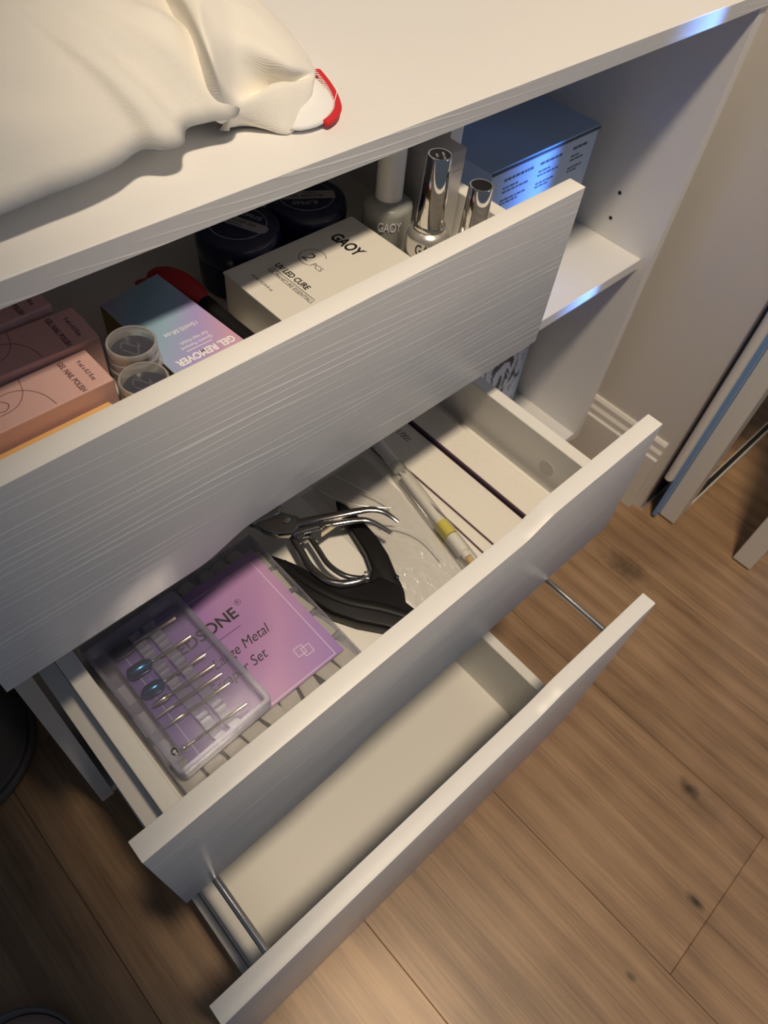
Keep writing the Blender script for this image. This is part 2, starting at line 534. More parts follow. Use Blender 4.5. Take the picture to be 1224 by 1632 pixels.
def tube(bm, pts, r, n=12, flat=1.0, caps=True, up=(0, 0, 1)):
    """tube along 3-D points; r is a number or one radius per point; flat squashes along `up`"""
    pts = [Vector(p) for p in pts]
    if not isinstance(r, (list, tuple)):
        r = [r] * len(pts)
    rings = []
    upv = Vector(up)
    for i, p in enumerate(pts):
        a = pts[max(0, i - 1)]
        b = pts[min(len(pts) - 1, i + 1)]
        t = (b - a).normalized()
        s = t.cross(upv)
        if s.length < 1e-4:
            s = t.cross(Vector((1, 0, 0)))
        s.normalize()
        u = s.cross(t).normalized()
        rings.append([bm.verts.new(p + s * (r[i] * math.cos(2 * math.pi * k / n)) + u * (r[i] * flat * math.sin(2 * math.pi * k / n))) for k in range(n)])
    for a, b in zip(rings, rings[1:]):
        for k in range(n):
            bm.faces.new((a[k], a[(k + 1) % n], b[(k + 1) % n], b[k]))
    if caps:
        bm.faces.new(rings[0][::-1])
        bm.faces.new(rings[-1])
    bmesh.ops.recalc_face_normals(bm, faces=bm.faces[:])
    return bm

def smooth_path(pts, m=8):
    """Catmull-Rom through the points (any tuple length)"""
    out = []
    n = len(pts)
    for i in range(n - 1):
        p0, p1, p2, p3 = pts[max(0, i - 1)], pts[i], pts[i + 1], pts[min(n - 1, i + 2)]
        for k in range(m):
            t = k / m
            out.append(tuple(0.5 * (2 * b + (c - a) * t + (2 * a - 5 * b + 4 * c - d) * t * t + (-a + 3 * b - 3 * c + d) * t ** 3)
                             for a, b, c, d in zip(p0, p1, p2, p3)))
    out.append(tuple(pts[-1]))
    return out

# ------------------------------------------------------------------ frames and things
F0 = Matrix.Translation((0, 0, FL))
F1 = Matrix.Translation((0, -0.0697, FL))
def tilted(ex, ey, ez, o):
    m = Matrix((ex, ey, ez)).transposed().to_4x4()
    m.translation = (o[0], o[1], o[2] + FL)
    return m
F2 = tilted((0.99934, -0.009864, 0.034961), (0.00987, 0.999951, 0), (-0.034959, 0.000345, 0.999389), (0, -0.19672, -0.01714))
F3 = tilted((0.999387, -0.018865, -0.029493), (0.018874, 0.999822, 0), (0.029488, -0.000557, 0.999565), (0, -0.27461, 0.01446))

class Thing:
    def __init__(s, name, label, cat, frame=F0, base=(0, 0, 0), group=None, rotz=0.0, kind=None):
        s.base = Vector(base)
        s.name, s.label, s.cat, s.group, s.kind = name, label, cat, group, kind
        s.W = frame @ Matrix.Translation(s.base / 1000) @ Matrix.Rotation(rotz, 4, 'Z')
        s.root = None

    def _mesh(s, name, bm, mat, smooth):
        for v in bm.verts:
            v.co = (v.co - s.base) / 1000
        me = bpy.data.meshes.new(name)
        bm.to_mesh(me)
        bm.free()
        if smooth:
            for p in me.polygons:
                p.use_smooth = True
            try:
                me.set_sharp_from_angle(angle=math.radians(smooth if smooth > 1 else 35))
            except Exception:
                pass
        for q in (mat if isinstance(mat, (list, tuple)) else [mat]):
            me.materials.append(q)
        o = bpy.data.objects.new(name, me)
        COL.objects.link(o)
        return o

    def tagit(s, o):
        if s.kind:
            o['kind'] = s.kind
        if s.label:
            o['label'] = s.label
        if s.cat:
            o['category'] = s.cat
        if s.group:
            o['group'] = s.group

    def ensure(s):
        if s.root is None:
            s.root = bpy.data.objects.new(s.name, None)
            s.root.empty_display_size = 0.02
            COL.objects.link(s.root)
            s.root.matrix_world = s.W
            s.tagit(s.root)
        return s.root

    def single(s, bm, mat, smooth=0):
        o = s._mesh(s.name, bm, mat, smooth)
        o.matrix_world = s.W
        s.tagit(o)
        s.root = o
        return o

    def part(s, name, bm, mat, parent=None, smooth=0, label=None, matrix=None):
        o = s._mesh(name, bm, mat, smooth)
        o.parent = parent or s.ensure()
        if label:
            o['label'] = label
        return o

    def text(s, body, size, pos, mat, xdir=(1, 0, 0), up=(0, 1, 0), parent=None, offset=0.0, shear=0.0, align='CENTER', spacing=1.0, sx=1.0, depth=0.12, name='lettering', cyl=None):
        cu = bpy.data.curves.new('tmp_text', 'FONT')
        cu.body = body
        cu.size = size
        cu.align_x = align
        cu.align_y = 'CENTER'
        cu.offset = offset
        cu.shear = shear
        cu.space_character = spacing
        cu.extrude = depth
        cu.resolution_u = 4
        t = bpy.data.objects.new('tmp_text', cu)
        COL.objects.link(t)
        bpy.context.view_layer.update()
        me = bpy.data.meshes.new_from_object(t.evaluated_get(bpy.context.evaluated_depsgraph_get()))
        bpy.data.objects.remove(t)
        bpy.data.curves.remove(cu)
        bm = bmesh.new()
        bm.from_mesh(me)
        bpy.data.meshes.remove(me)
        X = Vector(xdir).normalized()
        U = Vector(up).normalized()
        Z = X.cross(U)
        P = Vector(pos)
        for v in bm.verts:
            if cyl:                              # wrapped round an upright cylinder (cx, cy, r, phi)
                a = cyl[3] + v.co.x * sx / cyl[2]
                rr = cyl[2] + v.co.z
                v.co = Vector((cyl[0] + rr * math.cos(a), cyl[1] + rr * math.sin(a), P.z + v.co.y))
            else:
                v.co = P + X * (v.co.x * sx) + U * v.co.y + Z * v.co.z
        return s.part(name, bm, mat, parent)

def struct(name, bm, mat, frame=F0, base=(0, 0, 0), smooth=0):
    t = Thing(name, None, None, frame, base, kind='structure')
    return t.single(bm, mat, smooth), t

# ================================================================== THE ROOM
fl, flT = struct('floor', bbox(-1200, 1800, -1600, 420, -745, -729), M['subfloor'])
seams = [147 + 219 * k for k in range(-6, 8)]
joints = {}
for i, (a, b) in enumerate(zip(seams, seams[1:])):
    j = {366: -548, 147: -1130, -72: -1050, 585: -1240, 804: -990}.get(a, random.choice((-1010, -860, 130)))
    cuts = [-1600] + sorted(y for y in (j - 1200, j, j + 1200) if -1580 < y < 410) + [420]
    for y0, y1 in zip(cuts, cuts[1:]):
        bm = bbox(a + 0.25, b - 0.25, y0 + 0.2, y1 - 0.2, -729, -720, 0.5, 1)
        c = Vector(((a + b) / 2, (y0 + y1) / 2, -720))
        for v in bm.verts:
            v.co -= c
        o = flT._mesh('plank', bm, M['plank'], 0)
        o.parent = fl
        o.location = c / 1000

wr, wrT = struct('wall_right', bbox(903, 990, -141, 420, -720, 1700), M['wall'])
struct('wall_back', bbox(-1200, 903, 420, 480, -745, 1700), M['wall'])

# moulded baseboard running along the right wall
prof = [(891, -720), (891, -603), (894, -600), (894, -590), (897, -584), (897, -574), (900, -569), (903, -569), (903, -720)]
struct('baseboard_right', prism(bmesh.new(), prof, -123, 420, 'y'), M['trim'])
prof_b = [(420, -720), (408, -720), (408, -603), (411, -600), (411, -590), (414, -584), (414, -574), (420, -569)]
struct('baseboard_back', prism(bmesh.new(), prof_b, -1200, 891, 'x'), M['trim'])

# door lining at the end of the wall, a black gap, then a rounded white upright
struct('trim_1', bbox(896, 960, -143.5, -141, -690, 1700), M['black_gap'])
bm = bmesh.new()
pts = [(900 + 7 * (1 - math.sin(a)) - 7, -151 - 7 * math.cos(a)) for a in [math.pi * k / 10 for k in range(11)]]
prism(bm, pts + [(960, -144), (960, -158)], -622, 1700, 'z')
struct('trim_2', bm, M['trim'], smooth=30)
struct('trim_3', bbox(903, 975, -164.8, -158.2, -712, 1700), M['blue_film'])  # strip coloured blue to stand for cool light on the door edge

# folding mirror doors standing open beyond the wall
def mirror_door(name, x0, y0, y1, x1, label):
    t = Thing(name, label, None, F0, (x0, y0, -716), kind='structure')
    t.part('stile', bbox(x0, x0 + 40, y1, y0, -716, 1380, 1.2), M['trim'])
    t.part('stile', bbox(x1 - 40, x1, y1, y0, -716, 1380, 1.2), M['trim'])
    t.part('rail', bbox(x0 + 40, x1 - 40, y1, y0, -716, -698, 0.8), M['trim'])
    t.part('rail', bbox(x0 + 40, x1 - 40, y1, y0, 1350, 1380, 0.8), M['trim'])
    t.part('gasket', bbox(x0 + 40, x0 + 43, y1 + 2, y1 + 6, -698, 1350), M['black_gap'])
    t.part('gasket', bbox(x0 + 40, x1 - 40, y1 + 2, y1 + 6, -698, -695), M['black_gap'])
    t.part('mirror', bbox(x0 + 40, x1 - 40, y1 + 6, y0 - 4, -698, 1350), M['mirror'])
    return t
mirror_door('door_1', 917, -165, -193, 1320, 'white framed mirror door nearer the baseboard')
mirror_door('door_2', 936, -296, -327, 1340, 'white framed mirror door at the right edge of the photo')

# ================================================================== THE DESK
desk = Thing('desk', 'white desk with three pulled-out drawers and an open shelf bay', 'desk', F0, (430, 200, -720))
top = desk.part('tabletop', bbox(-2, 868, 0, 400, -14.6, 0, 0.5, 1), M['top'])
desk.part('edge_band', bbox(-2, 868, -0.6, -0.02, -14.2, -0.5), M['front'], top)
lp = desk.part('side_panel', bbox(1, 15, 2, 398, -633, -14.7, 0.4, 1), M['side'])
rp = desk.part('side_panel', bbox(852, 867, 2, 398, -633, -14.7, 0.4, 1), M['side'])
for zz in (-239, -273, -205):
    bm = bmesh.new()
    tube(bm, [(851.9, 75, zz), (852.6, 75, zz)], 2.6, 14)
    if zz != -205:
        desk.part('shelf_pin_hole', bm, M['dark_hole'], rp)
    else:
        bm.free()
desk.part('divider', bbox(474, 489, 50, 398, -618, -14.7, 0.4, 1), M['side'])
desk.part('shelf', bbox(489.2, 851.8, 15, 396, -315, -300, 0.5, 1), M['side'])
desk.part('bottom_board', bbox(15.2, 851.8, 4, 396, -633, -618, 0.4, 1), M['side'])
desk.part('back_board', bbox(1, 867, 398.2, 401, -633, -14.7), M['side'])
for x, y in ((40, 60), (800, 60), (40, 350), (800, 350), (480, 200)):
    desk.part('foot', lathe(bmesh.new(), [(14, -720), (17, -716), (17, -690), (22, -640), (22, -633.1)], (x, y), 20), M['black_plastic'], smooth=35)

def s_edge(x0, x1, z_left, z_right, n=10):
    """smooth S step between two heights"""
    out = []
    for k in range(n + 1):
        t = k / n
        s = t * t * (3 - 2 * t)
        out.append((x0 + (x1 - x0) * t, z_left + (z_right - z_left) * s))
    return out

def drawer(frame, front_pts, wall, floor_z, xl, xr, depth=365, wl=13, rails=None, cover=None, slide_x=8, label=None):
    """box (mesh) with front, runners, rails as its sub-parts; the frame carries the drawer's own tilt"""
    root = desk.ensure()
    t = Thing('drawer', None, None, frame)
    bm = bmesh.new()
    box(bm, xl, xl + wl, 15.1, depth, floor_z - 6, wall, 0.6, 1)
    box(bm, xr - wl, xr, 15.1, depth, floor_z - 6, wall, 0.6, 1)
    box(bm, xl + wl, xr - wl, depth - 13, depth, floor_z - 6, wall, 0.6, 1)
    box(bm, xl + wl - 3, xr - wl + 3, 15.1, depth - 11, floor_z - 3, floor_z)
    d = t._mesh('drawer', bm, M['box_in'], 0)
    d.parent = root
    d.matrix_basis = desk.W.inverted() @ frame
    if label:
        d['label'] = label
    def sub(name, bm, mat, smooth=0):
        o = t._mesh(name, bm, mat, smooth)
        o.parent = d
        return o
    bm = bmesh.new()
    prism(bm, front_pts, 0, 15, 'y', 0.7, 2)
    bmesh.ops.recalc_face_normals(bm, faces=bm.faces[:])
    for f in bm.faces:                       # plain edge banding on the narrow faces
        if abs(f.normal.y) < 0.6:
            f.material_index = 1
    sub('drawer_front', bm, [M['front'], M['edge']], 40)
    # epoxy coated runners under both side walls
    for a, b, c in ((slide_x, xl - 1, 1), (xr + 1, 490 - slide_x, -1)):
        bm = bmesh.new()
        prism(bm, [(a, floor_z + 12), (b, floor_z + 12), (b, floor_z - 8), ((b - 1.5) if c > 0 else (b - 1.5), floor_z - 8), (b - 1.5, floor_z + 10), (a, floor_z + 10)] if c > 0 else
              [(b, floor_z + 12), (a, floor_z + 12), (a, floor_z - 8), (a + 1.5, floor_z - 8), (a + 1.5, floor_z + 10), (b, floor_z + 10)], 20, depth, 'y')
        sub('runner', bm, M['runner'])
    if rails:
        for x in rails[:2]:
            bm = bmesh.new()
            tube(bm, [(x, 15.05, rails[2]), (x, depth - 4, rails[2])], 3.0, 16)
            sub('gallery_rail', bm, M['steel'], 40)
    if cover:
        bm = bmesh.new()
        tube(bm, [(xr - wl + 0.02, cover[0], cover[1]), (xr - wl - 0.35, cover[0], cover[1])], 8.0, 24)
        sub('screw_cover', bm, M['cover'])
    return d

# top drawer: straight upper edge, stepped lower edge
drawer(F1, [(0, -47.1), (0, -202.6)] + s_edge(134, 181, -202.6, -190.8) + [(490, -190.8), (490, -47.1)], -81, -125, 22, 468,
       label='top drawer full of nail polish boxes and bottles')
# middle drawer: stepped above and below
drawer(F2, [(0, -201.6), (0, -354.8)] + s_edge(134, 181, -354.8, -343) + [(490, -343), (490, -191.9)] + s_edge(355, 318, -191.9, -201.6), -253, -311, 22, 468,
       cover=(66, -284), label='middle drawer with nail tools and files')
# deep bottom drawer with round gallery rails
drawer(F3, [(0, -368.1), (0, -655), (490, -655), (490, -358.4)] + s_edge(355, 318, -358.4, -368.1), -542, -635, 41, 449, depth=360,
       rails=(47, 448, -388), slide_x=33, label='deep empty bottom drawer with steel side rails')

# ================================================================== TOP DRAWER CONTENTS (frame F1, mm, floor of the drawer at z = -125)
DF1 = -124.9
up_r, x_r = (1, 0, 0), (0, -1, 0)          # lettering that reads from the back of the drawer to its front

# --- white two-bottle carton
t = Thing('gel_polish_carton', 'satin white carton lettered GAOY 2 PCS UV LED CURE', 'box', F1, (310, 68, DF1))
c = t.part('carton', bbox(251, 368, 20, 116.5, DF1, -88, 0.5, 2), M['white_card'])
t.part('lid', bbox(250.4, 368.6, 19.4, 117.1, -87.9, -86, 0.5, 2), M['white_card'])
ZT = -85.95
t.text('GAOY', 14.0, (340.5, 91.5, ZT), M['black_ink'], x_r, up_r, offset=0.38, sx=0.72)
t.text('o', 2.2, (346.5, 76.5, ZT), M['black_ink'], x_r, up_r)
bm = bmesh.new()
arc = [(310.5 + 9.6 * math.cos(a), 94 + 9.6 * math.sin(a), ZT) for a in [math.radians(-45 + 272 * k / 50) for k in range(51)]]
tube(bm, arc, 0.25, 6, 0.3)
t.part('printed_ring', bm, M['black_ink'])
t.text('2', 13.5, (308.5, 96.5, ZT), M['black_ink'], x_r, up_r, shear=0.2, offset=-0.1)
t.text('PCS', 6.2, (305.5, 83, ZT), M['black_ink'], x_r, up_r, offset=-0.08)
t.text('UV LED CURE', 6.9, (285.2, 85.5, ZT), M['black_ink'], x_r, up_r, offset=0.16, sx=0.82)
t.part('printed_rule', bbox(280.6, 281.1, 56, 102, ZT - 0.05, ZT + 0.05), M['black_ink'])
t.text('GEL MANICURE ESSENTIALS', 4.7, (277.6, 78.5, ZT), M['grey_ink'], x_r, up_r, sx=0.80)
t.text('16 ml / 0.54 fl oz', 3.3, (264.5, 92, ZT), M['grey_ink'], x_r, up_r)

# --- gel remover carton with pastel print
t = Thing('gel_remover_carton', 'pastel blue and lilac carton lettered GEL REMOVER', 'box', F1, (189, 78, DF1))
bm = bmesh.new()
prism(bm, [(165.2, 22), (215.6, 22), (208.6, 129.5), (163.2, 122.5)], DF1, -77.4, 'z', 0.4)
t.part('carton', bm, M['olive_card'])
bm = bmesh.new()
prism(bm, [(165.3, 22.1), (215.5, 22.1), (208.5, 129.3), (163.4, 122.3)], -77.39, -77.0, 'z')
t.part('printed_top', bm, M['holo_card'])
ZT = -76.95
xl_, up_f = (-1, 0.0, 0), (0, -1, 0)
t.text('GEL REMOVER', 7.8, (190.6, 49.5, ZT), M['white_ink'], xl_, up_f, offset=0.25, sx=0.80)
t.part('printed_rule', bbox(181, 199, 55.2, 55.7, ZT - 0.05, ZT + 0.05), M['white_ink'])
t.text('Quickly Remove', 3.6, (190.5, 58.8, ZT), M['white_ink'], xl_, up_f, sx=0.9)
t.text('Gel Nail Polish', 3.6, (191.5, 63.2, ZT), M['white_ink'], xl_, up_f, sx=0.9)
t.text('15ml/0.5fl.oz', 5.0, (190, 74.5, ZT), M['white_ink'], xl_, up_f, sx=0.92)

# --- three pink nail polish cartons lying side by side
def pink_box(x0, x1, y0, y1, zt, rot, label):
    cx, cy = (x0 + x1) / 2, (y0 + y1) / 2
    t = Thing('nail_polish_carton', label, 'box', F1, (cx, cy, DF1), 'dusty pink nail polish cartons', rot)
    t.part('carton', bbox(x0, x1, y0, y1, DF1, zt, 0.8, 2), M['pink_card'])
    z = zt + 0.05
    t.text('GEL NAIL POLISH', 4.7, (x1 - 17.5, cy - 0.5, z), M['mauve_ink'], x_r, up_r, offset=0.09, sx=0.80)
    t.text('9 ml e 0.3 fl.oz', 4.0, (x1 - 8.5, cy - 0.5, z), M['mauve_ink'], x_r, up_r, sx=0.80, offset=0.06)
    # line drawing: a loose loop running off to the left
    loop = smooth_path([(x1 - 34, y0 + 1.5), (x1 - 36, y0 + 12), (x1 - 42, y0 + 21), (x1 - 52, y0 + 25), (x1 - 60, y0 + 21), (x1 - 62, y0 + 15),
                        (x1 - 57, y0 + 13), (x1 - 54, y0 + 17), (x1 - 58, y0 + 22), (x1 - 66, y0 + 24), (x1 - 74, y0 + 19)], 6)
    tube(bm := bmesh.new(), [(a, b, z) for a, b in loop], 0.28, 5, 0.3)
    t.part('printed_line', bm, M['mauve_ink'])
    loop = smooth_path([(x1 - 41, y1 - 1.0), (x1 - 44, y0 + 20), (x1 - 52, y0 + 12), (x1 - 66, y0 + 11), (x1 - 80, y0 + 15)], 6)
    tube(bm := bmesh.new(), [(a, b, z) for a, b in loop], 0.24, 5, 0.3)
    t.part('printed_line', bm, M['mauve_ink'])
pink_box(42, 135.6, 60, 92, -76, 0.0, 'dusty pink nail polish carton lying next to the apricot carton')
pink_box(50, 147, 94, 127, -72, -0.035, 'dusty pink nail polish carton, middle of the row of three')
pink_box(41, 138, 131, 163, -70, 0.012, 'dusty pink nail polish carton farthest back under the tabletop')

t = Thing('apricot_carton', 'apricot orange carton squeezed behind the top drawer front', 'box', F1, (85, 38, DF1))
t.part('carton', bbox(41, 128, 18, 57.5, DF1, -87, 0.6, 2), M['orange_card'])
t.part('end_flap', bbox(128.1, 128.6, 20, 56, DF1, -88), M['white_card'])
t.part('printed_mark', bbox(99, 101.5, 57.5, 57.7, -95, -90), M['mauve_ink'])
t.part('printed_mark', bbox(106, 108.5, 57.5, 57.7, -95, -90), M['mauve_ink'])

# --- two little frosted screw-top pots
def pot(cx, cy, r, zr, label):
    t = Thing('screw_pot', label, 'pot', F1, (cx, cy, DF1), 'small frosted pots')
    prof = [(r * 0.90, DF1), (r * 0.95, DF1 + 1.5), (r * 0.97, zr - 19), (r * 1.05, zr - 18), (r * 1.05, zr - 14.5), (r * 0.94, zr - 13.5),
            (r * 0.94, zr - 10), (r * 1.0, zr - 9.3), (r * 1.0, zr - 8), (r * 0.94, zr - 7.2), (r * 0.94, zr - 4), (r, zr - 3), (r, zr - 0.6), (r * 0.97, zr),
            (r * 0.90, zr), (r * 0.88, zr - 0.8), (r * 0.88, zr - 30), (r * 0.80, zr - 32)]
    t.part('jar', lathe(bmesh.new(), prof, (cx, cy), 44), M['cup'], smooth=40)
    bm = lathe(bmesh.new(), [(r * 0.875, zr - 15), (r * 0.875, zr - 6.4), (r * 0.85, zr - 6.0)], (cx, cy), 40)
    f = t.part('dark_filling', bm, M['charcoal'], smooth=40)
    for k in range(2):
        pts = [(cx + r * (-0.35 + 0.12 * s), cy + r * (0.30 - 0.35 * k + 0.30 * math.sin(0.9 * s + k * 2.1)), zr - 5.95) for s in range(7)]
        tube(bm := bmesh.new(), smooth_path(pts, 4), 0.45, 6, 0.15)
        t.part('wisp', bm, M['smoke'], f)
pot(152.4, 64, 14.2, -60, 'frosted clear screw pot touching the pastel carton')
pot(141.6, 34.5, 13.6, -60, 'frosted clear screw pot touching the top drawer front')

# --- red-handled slim brush between the cartons
t = Thing('nail_brush', 'black nail brush with dark red rounded grip beside the pastel carton', 'brush', F1, (226, 80, DF1))
grip = smooth_path([(214, 150, -92), (217, 143, -90), (221, 132, -89), (225, 118, -90), (227, 104, -92)], 5)
tube(bm := bmesh.new(), grip, [2 + 8.5 * math.sin(math.pi * min(1, (k + 1.5) / (len(grip) + 1))) ** 0.7 for k in range(len(grip))], 18, 0.55)
t.part('grip', bm, M['red_plastic'], smooth=50)
tube(bm := bmesh.new(), smooth_path([(196, 140, -93), (200, 138, -90), (206, 141, -90), (212, 149, -92)], 5), [2, 3, 4, 5, 6, 6.5, 7, 7, 7, 7, 6, 5, 4, 3, 2, 1], 16, 0.55)
t.part('grip_tail', bm, M['red_plastic'], smooth=50)
tube(bm := bmesh.new(), [(227, 106, -93), (228, 80, -96), (231, 40, -99), (232, 22, -100)], [5.5, 6.5, 6.5, 4.5], 16, 0.8)
t.part('handle', bm, M['black_plastic'], smooth=50)
tube(bm := bmesh.new(), [(230.4, 52, -93.4), (231.2, 40, -94.0)], [5.9, 5.9], 16, 0.85)
t.part('gold_band', bm, M['gold'], smooth=50)
t.part('paper_sleeve', bbox(236, 247, 18, 96, -121, -119.5), M['white_card'])

# --- navy jars at the back
def jar(cx, cy, zt, label, rot):
    t = Thing('gel_jar', label, 'jar', F1, (cx, cy, DF1), 'navy gel jars')
    t.part('jar', lathe(bmesh.new(), [(27, DF1), (30, DF1 + 3), (30.5, zt - 22), (29, zt - 20)], (cx, cy), 48), M['navy'], smooth=40)
    lid = t.part('lid', lathe(bmesh.new(), [(30.6, zt - 19.8), (31, zt - 18), (31, zt - 5), (29.5, zt - 1.5), (26, zt)], (cx, cy), 48), M['navy'], smooth=40)
    ring = [(cx + 20.5 * math.cos(a), cy + 20.5 * math.sin(a), zt + 0.05) for a in [2 * math.pi * k / 60 for k in range(61)]]
    tube(bm := bmesh.new(), ring, 0.35, 6, 0.3)
    t.part('printed_ring', bm, M['navy_label'], lid)
    ca, sa = math.cos(rot), math.sin(rot)
    bm = bmesh.new()
    q = [(-21, -5.2), (19, -5.2), (22, -3.5), (23, 0), (22, 3.5), (19, 5.2), (-21, 5.2)]
    prism(bm, [(cx + 1 + a * ca - b * sa, cy + a * sa + b * ca) for a, b in q], zt + 0.02, zt + 0.15, 'z')
    t.part('label_strip', bm, M['navy_label'], lid)
    X, U = (ca, sa, 0), (-sa, ca, 0)
    def at(a, b): return (cx + 1 + a * ca - b * sa, cy + a * sa + b * ca, zt + 0.18)
    t.text('BUILDER GEL', 4.3, at(1, 1.4), M['black_ink'], X, U, lid)
    t.text('reinforce', 3.0, at(-2, -2.6), M['grey_ink'], X, U, lid)
    t.text('SUPREE', 6.0, at(3, 10.5), M['navy_label'], X, U, lid, offset=-0.05)
    bm = bmesh.new()
    pts = [(cx + 30.75 * math.cos(a), cy + 30.75 * math.sin(a)) for a in [math.radians(-125 + 55 * k / 10) for k in range(11)]]
    pin = [(cx + 30.3 * math.cos(a), cy + 30.3 * math.sin(a)) for a in [math.radians(-70 - 55 * k / 10) for k in range(11)]]
    prism(bm, pts + pin, DF1 + 6, DF1 + 20, 'z')
    t.part('side_label', bm, M['white_card'])
jar(286.5, 148, -78, 'navy gel jar with readable lid label behind the white carton', -1.15)
jar(349.5, 148, -78, 'navy gel jar next to the frosted bottle, mostly in shade', -0.55 + math.pi)

# --- bottles on the right of the drawer
def bottle(cx, cy, top, cap_bot, cap_r0, cap_r1, body_r, label, kind):
    mb = M['frost'] if kind == 'frost' else M['silver_paint']
    mc = M['white_plastic'] if kind == 'frost' else M['chrome']
    t = Thing('polish_bottle', label, 'bottle', F1, (cx, cy, DF1), 'tall nail polish bottles')
    p = 2.4 if kind == 'frost' else 2.0
    z = cap_bot
    prof = [(body_r * 0.88, DF1), (body_r * 0.97, DF1 + 2), (body_r, DF1 + 6), (body_r, z - 7.2), (body_r * 0.985, z - 5.6), (body_r * 0.92, z - 3.8), (body_r * 0.80, z - 2.2), (cap_r0 + 0.6, z - 1.2), (cap_r0 + 0.2, z - 0.1)]
    b = t.part('bottle', lathe(bmesh.new(), prof, (cx, cy), 52, power=p, rot=0.2), mb, smooth=40)
    if kind == 'frost':
        t.part('cap', lathe(bmesh.new(), [(cap_r0, z), (cap_r0, top - 2), (cap_r1 * 0.93, top)], (cx, cy), 40), mc, smooth=40)
        t.text('GAOY', 10.5, (0, 0, z - 15), M['white_ink'], parent=b, sx=0.62, offset=0.05, cyl=(cx, cy, body_r * 1.075, math.radians(-128)))
    else:
        t.part('collar', lathe(bmesh.new(), [(cap_r0 + 1.2, z - 0.9), (cap_r0 + 1.5, z + 0.3), (cap_r0 + 1.2, z + 1.6), (cap_r0 + 0.2, z + 1.8)], (cx, cy), 40), mc, smooth=30)
        cp = t.part('cap', lathe(bmesh.new(), [(cap_r0, z + 1.8), (cap_r1, top - 0.8), (cap_r1 - 0.3, top), (cap_r1 - 1.2, top), (cap_r1 - 1.3, top - 0.8)], (cx, cy), 48), mc, smooth=40)
        t.part('cap_disc', lathe(bmesh.new(), [(cap_r1 - 1.35, top - 0.79), (cap_r1 - 1.35, top - 0.6)], (cx, cy), 36), M['black_plastic'])
        if top > -20:
            t.text('NO WIPE', 2.4, (cx + 1.5, cy - 2.5, top - 0.5), M['silver_card'], (0.6, 0.8, 0), (-0.8, 0.6, 0), cp)
            t.text('TOP', 2.4, (cx - 2.0, cy + 0.5, top - 0.5), M['silver_card'], (0.6, 0.8, 0), (-0.8, 0.6, 0), cp)
        # lettering on the shoulder that faces the drawer front
        t.text('GAOY', 11.5, (0, 0, z - 12), M['black_ink'], parent=b, sx=0.64, offset=0.15, cyl=(cx, cy, body_r + 0.08, math.radians(-132)))
bottle(385, 54, -16, -67, 10.2, 8.3, 16.0, 'silver bottle lettered GAOY with a tall chrome cap', 'chrome')
bottle(407, 32, -34, -85, 10.2, 8.4, 14.5, 'shorter silver bottle with chrome cap next to the drawer side wall', 'chrome')
bottle(392, 103, -18, -71, 10.2, 10.2, 18.0, 'frosted grey bottle with a plain white cap', 'frost')
t = Thing('silver_carton', 'silver grey carton standing behind the chrome-capped bottles', 'box', F1, (430, 110, DF1))
t.part('carton', bbox(415, 451, 84, 140, DF1, -43, 0.5, 2), M['silver_card'])
t.part('tuck_flap', bbox(415.5, 450.5, 83.6, 84, -58, -43.2), M['silver_card'])

# ================================================================== MIDDLE DRAWER CONTENTS (frame F2, drawer floor at z = -311)
DF2 = -310.9
# --- clear organiser case holding false nail tips, with a printed card under its lid
t = Thing('tip_case', 'large clear plastic case with a violet card under its lid', 'case', F2, (120, 105, DF2))
CX0, CX1, CY0, CY1, CZ = 40, 201, 16.5, 186, -286.5
t.part('tray', bbox(CX0, CX1, CY0, CY1, DF2, DF2 + 1.2), M['clear'])
for a in ((CX0, CX1, CY0, CY0 + 1.2), (CX0, CX1, CY1 - 1.2, CY1), (CX0, CX0 + 1.2, CY0 + 1.2, CY1 - 1.2), (CX1 - 1.2, CX1, CY0 + 1.2, CY1 - 1.2)):
    t.part('wall', bbox(*a, DF2 + 1.3, CZ - 1.3), M['clear_edge'])
ROWS = [CY0 + 1.2, 40, 66, 94, 122, 150, CY1 - 1.2]
for y in ROWS[1:-1]:
    t.part('partition', bbox(CX0 + 1.3, CX1 - 1.3, y - 0.5, y + 0.5, DF2 + 1.3, CZ - 4), M['clear_edge'])
t.part('lid', bbox(CX0, CX1, CY0, CY1, CZ - 1.2, CZ, 0.4, 1), M['clear'])
card = t.part('card', bbox(54, 192, 52.5, 172, CZ - 2.0, CZ - 1.4), M['purple_card'], label='violet printed card')
ZT = CZ - 1.36
for a in ((62, 185, 54.2, 54.7), (62, 185, 163.3, 163.8), (62, 62.5, 54.2, 163.8), (184.5, 185, 54.2, 163.8)):
    t.part('printed_rule', bbox(*a, ZT - 0.05, ZT + 0.03), M['white_ink'], card)
E = (1, 0, 0), (0, 1, 0)
t.text('EDSONE', 14.5, (121.5, 133.5, ZT), M['black_ink'], *E, card, offset=0.25, sx=0.98)
t.text('R', 4.2, (154.2, 139.8, ZT), M['black_ink'], *E, card)
ring = [(154.2 + 2.6 * math.cos(a), 139.8 + 2.6 * math.sin(a), ZT) for a in [2 * math.pi * k / 30 for k in range(31)]]
tube(bm := bmesh.new(), ring, 0.18, 5, 0.4)
t.part('printed_ring', bm, M['black_ink'], card)
t.part('printed_rule', bbox(102, 144, 121.2, 121.7, ZT - 0.05, ZT + 0.03), M['black_ink'], card)
t.text('Large Metal', 12.6, (133, 106.5, ZT), M['black_ink'], *E, card, shear=0.25, sx=0.86, offset=-0.02)
t.text('Scraper Set', 12.6, (119.5, 90.5, ZT), M['black_ink'], *E, card, shear=0.25, sx=0.86, offset=-0.02)
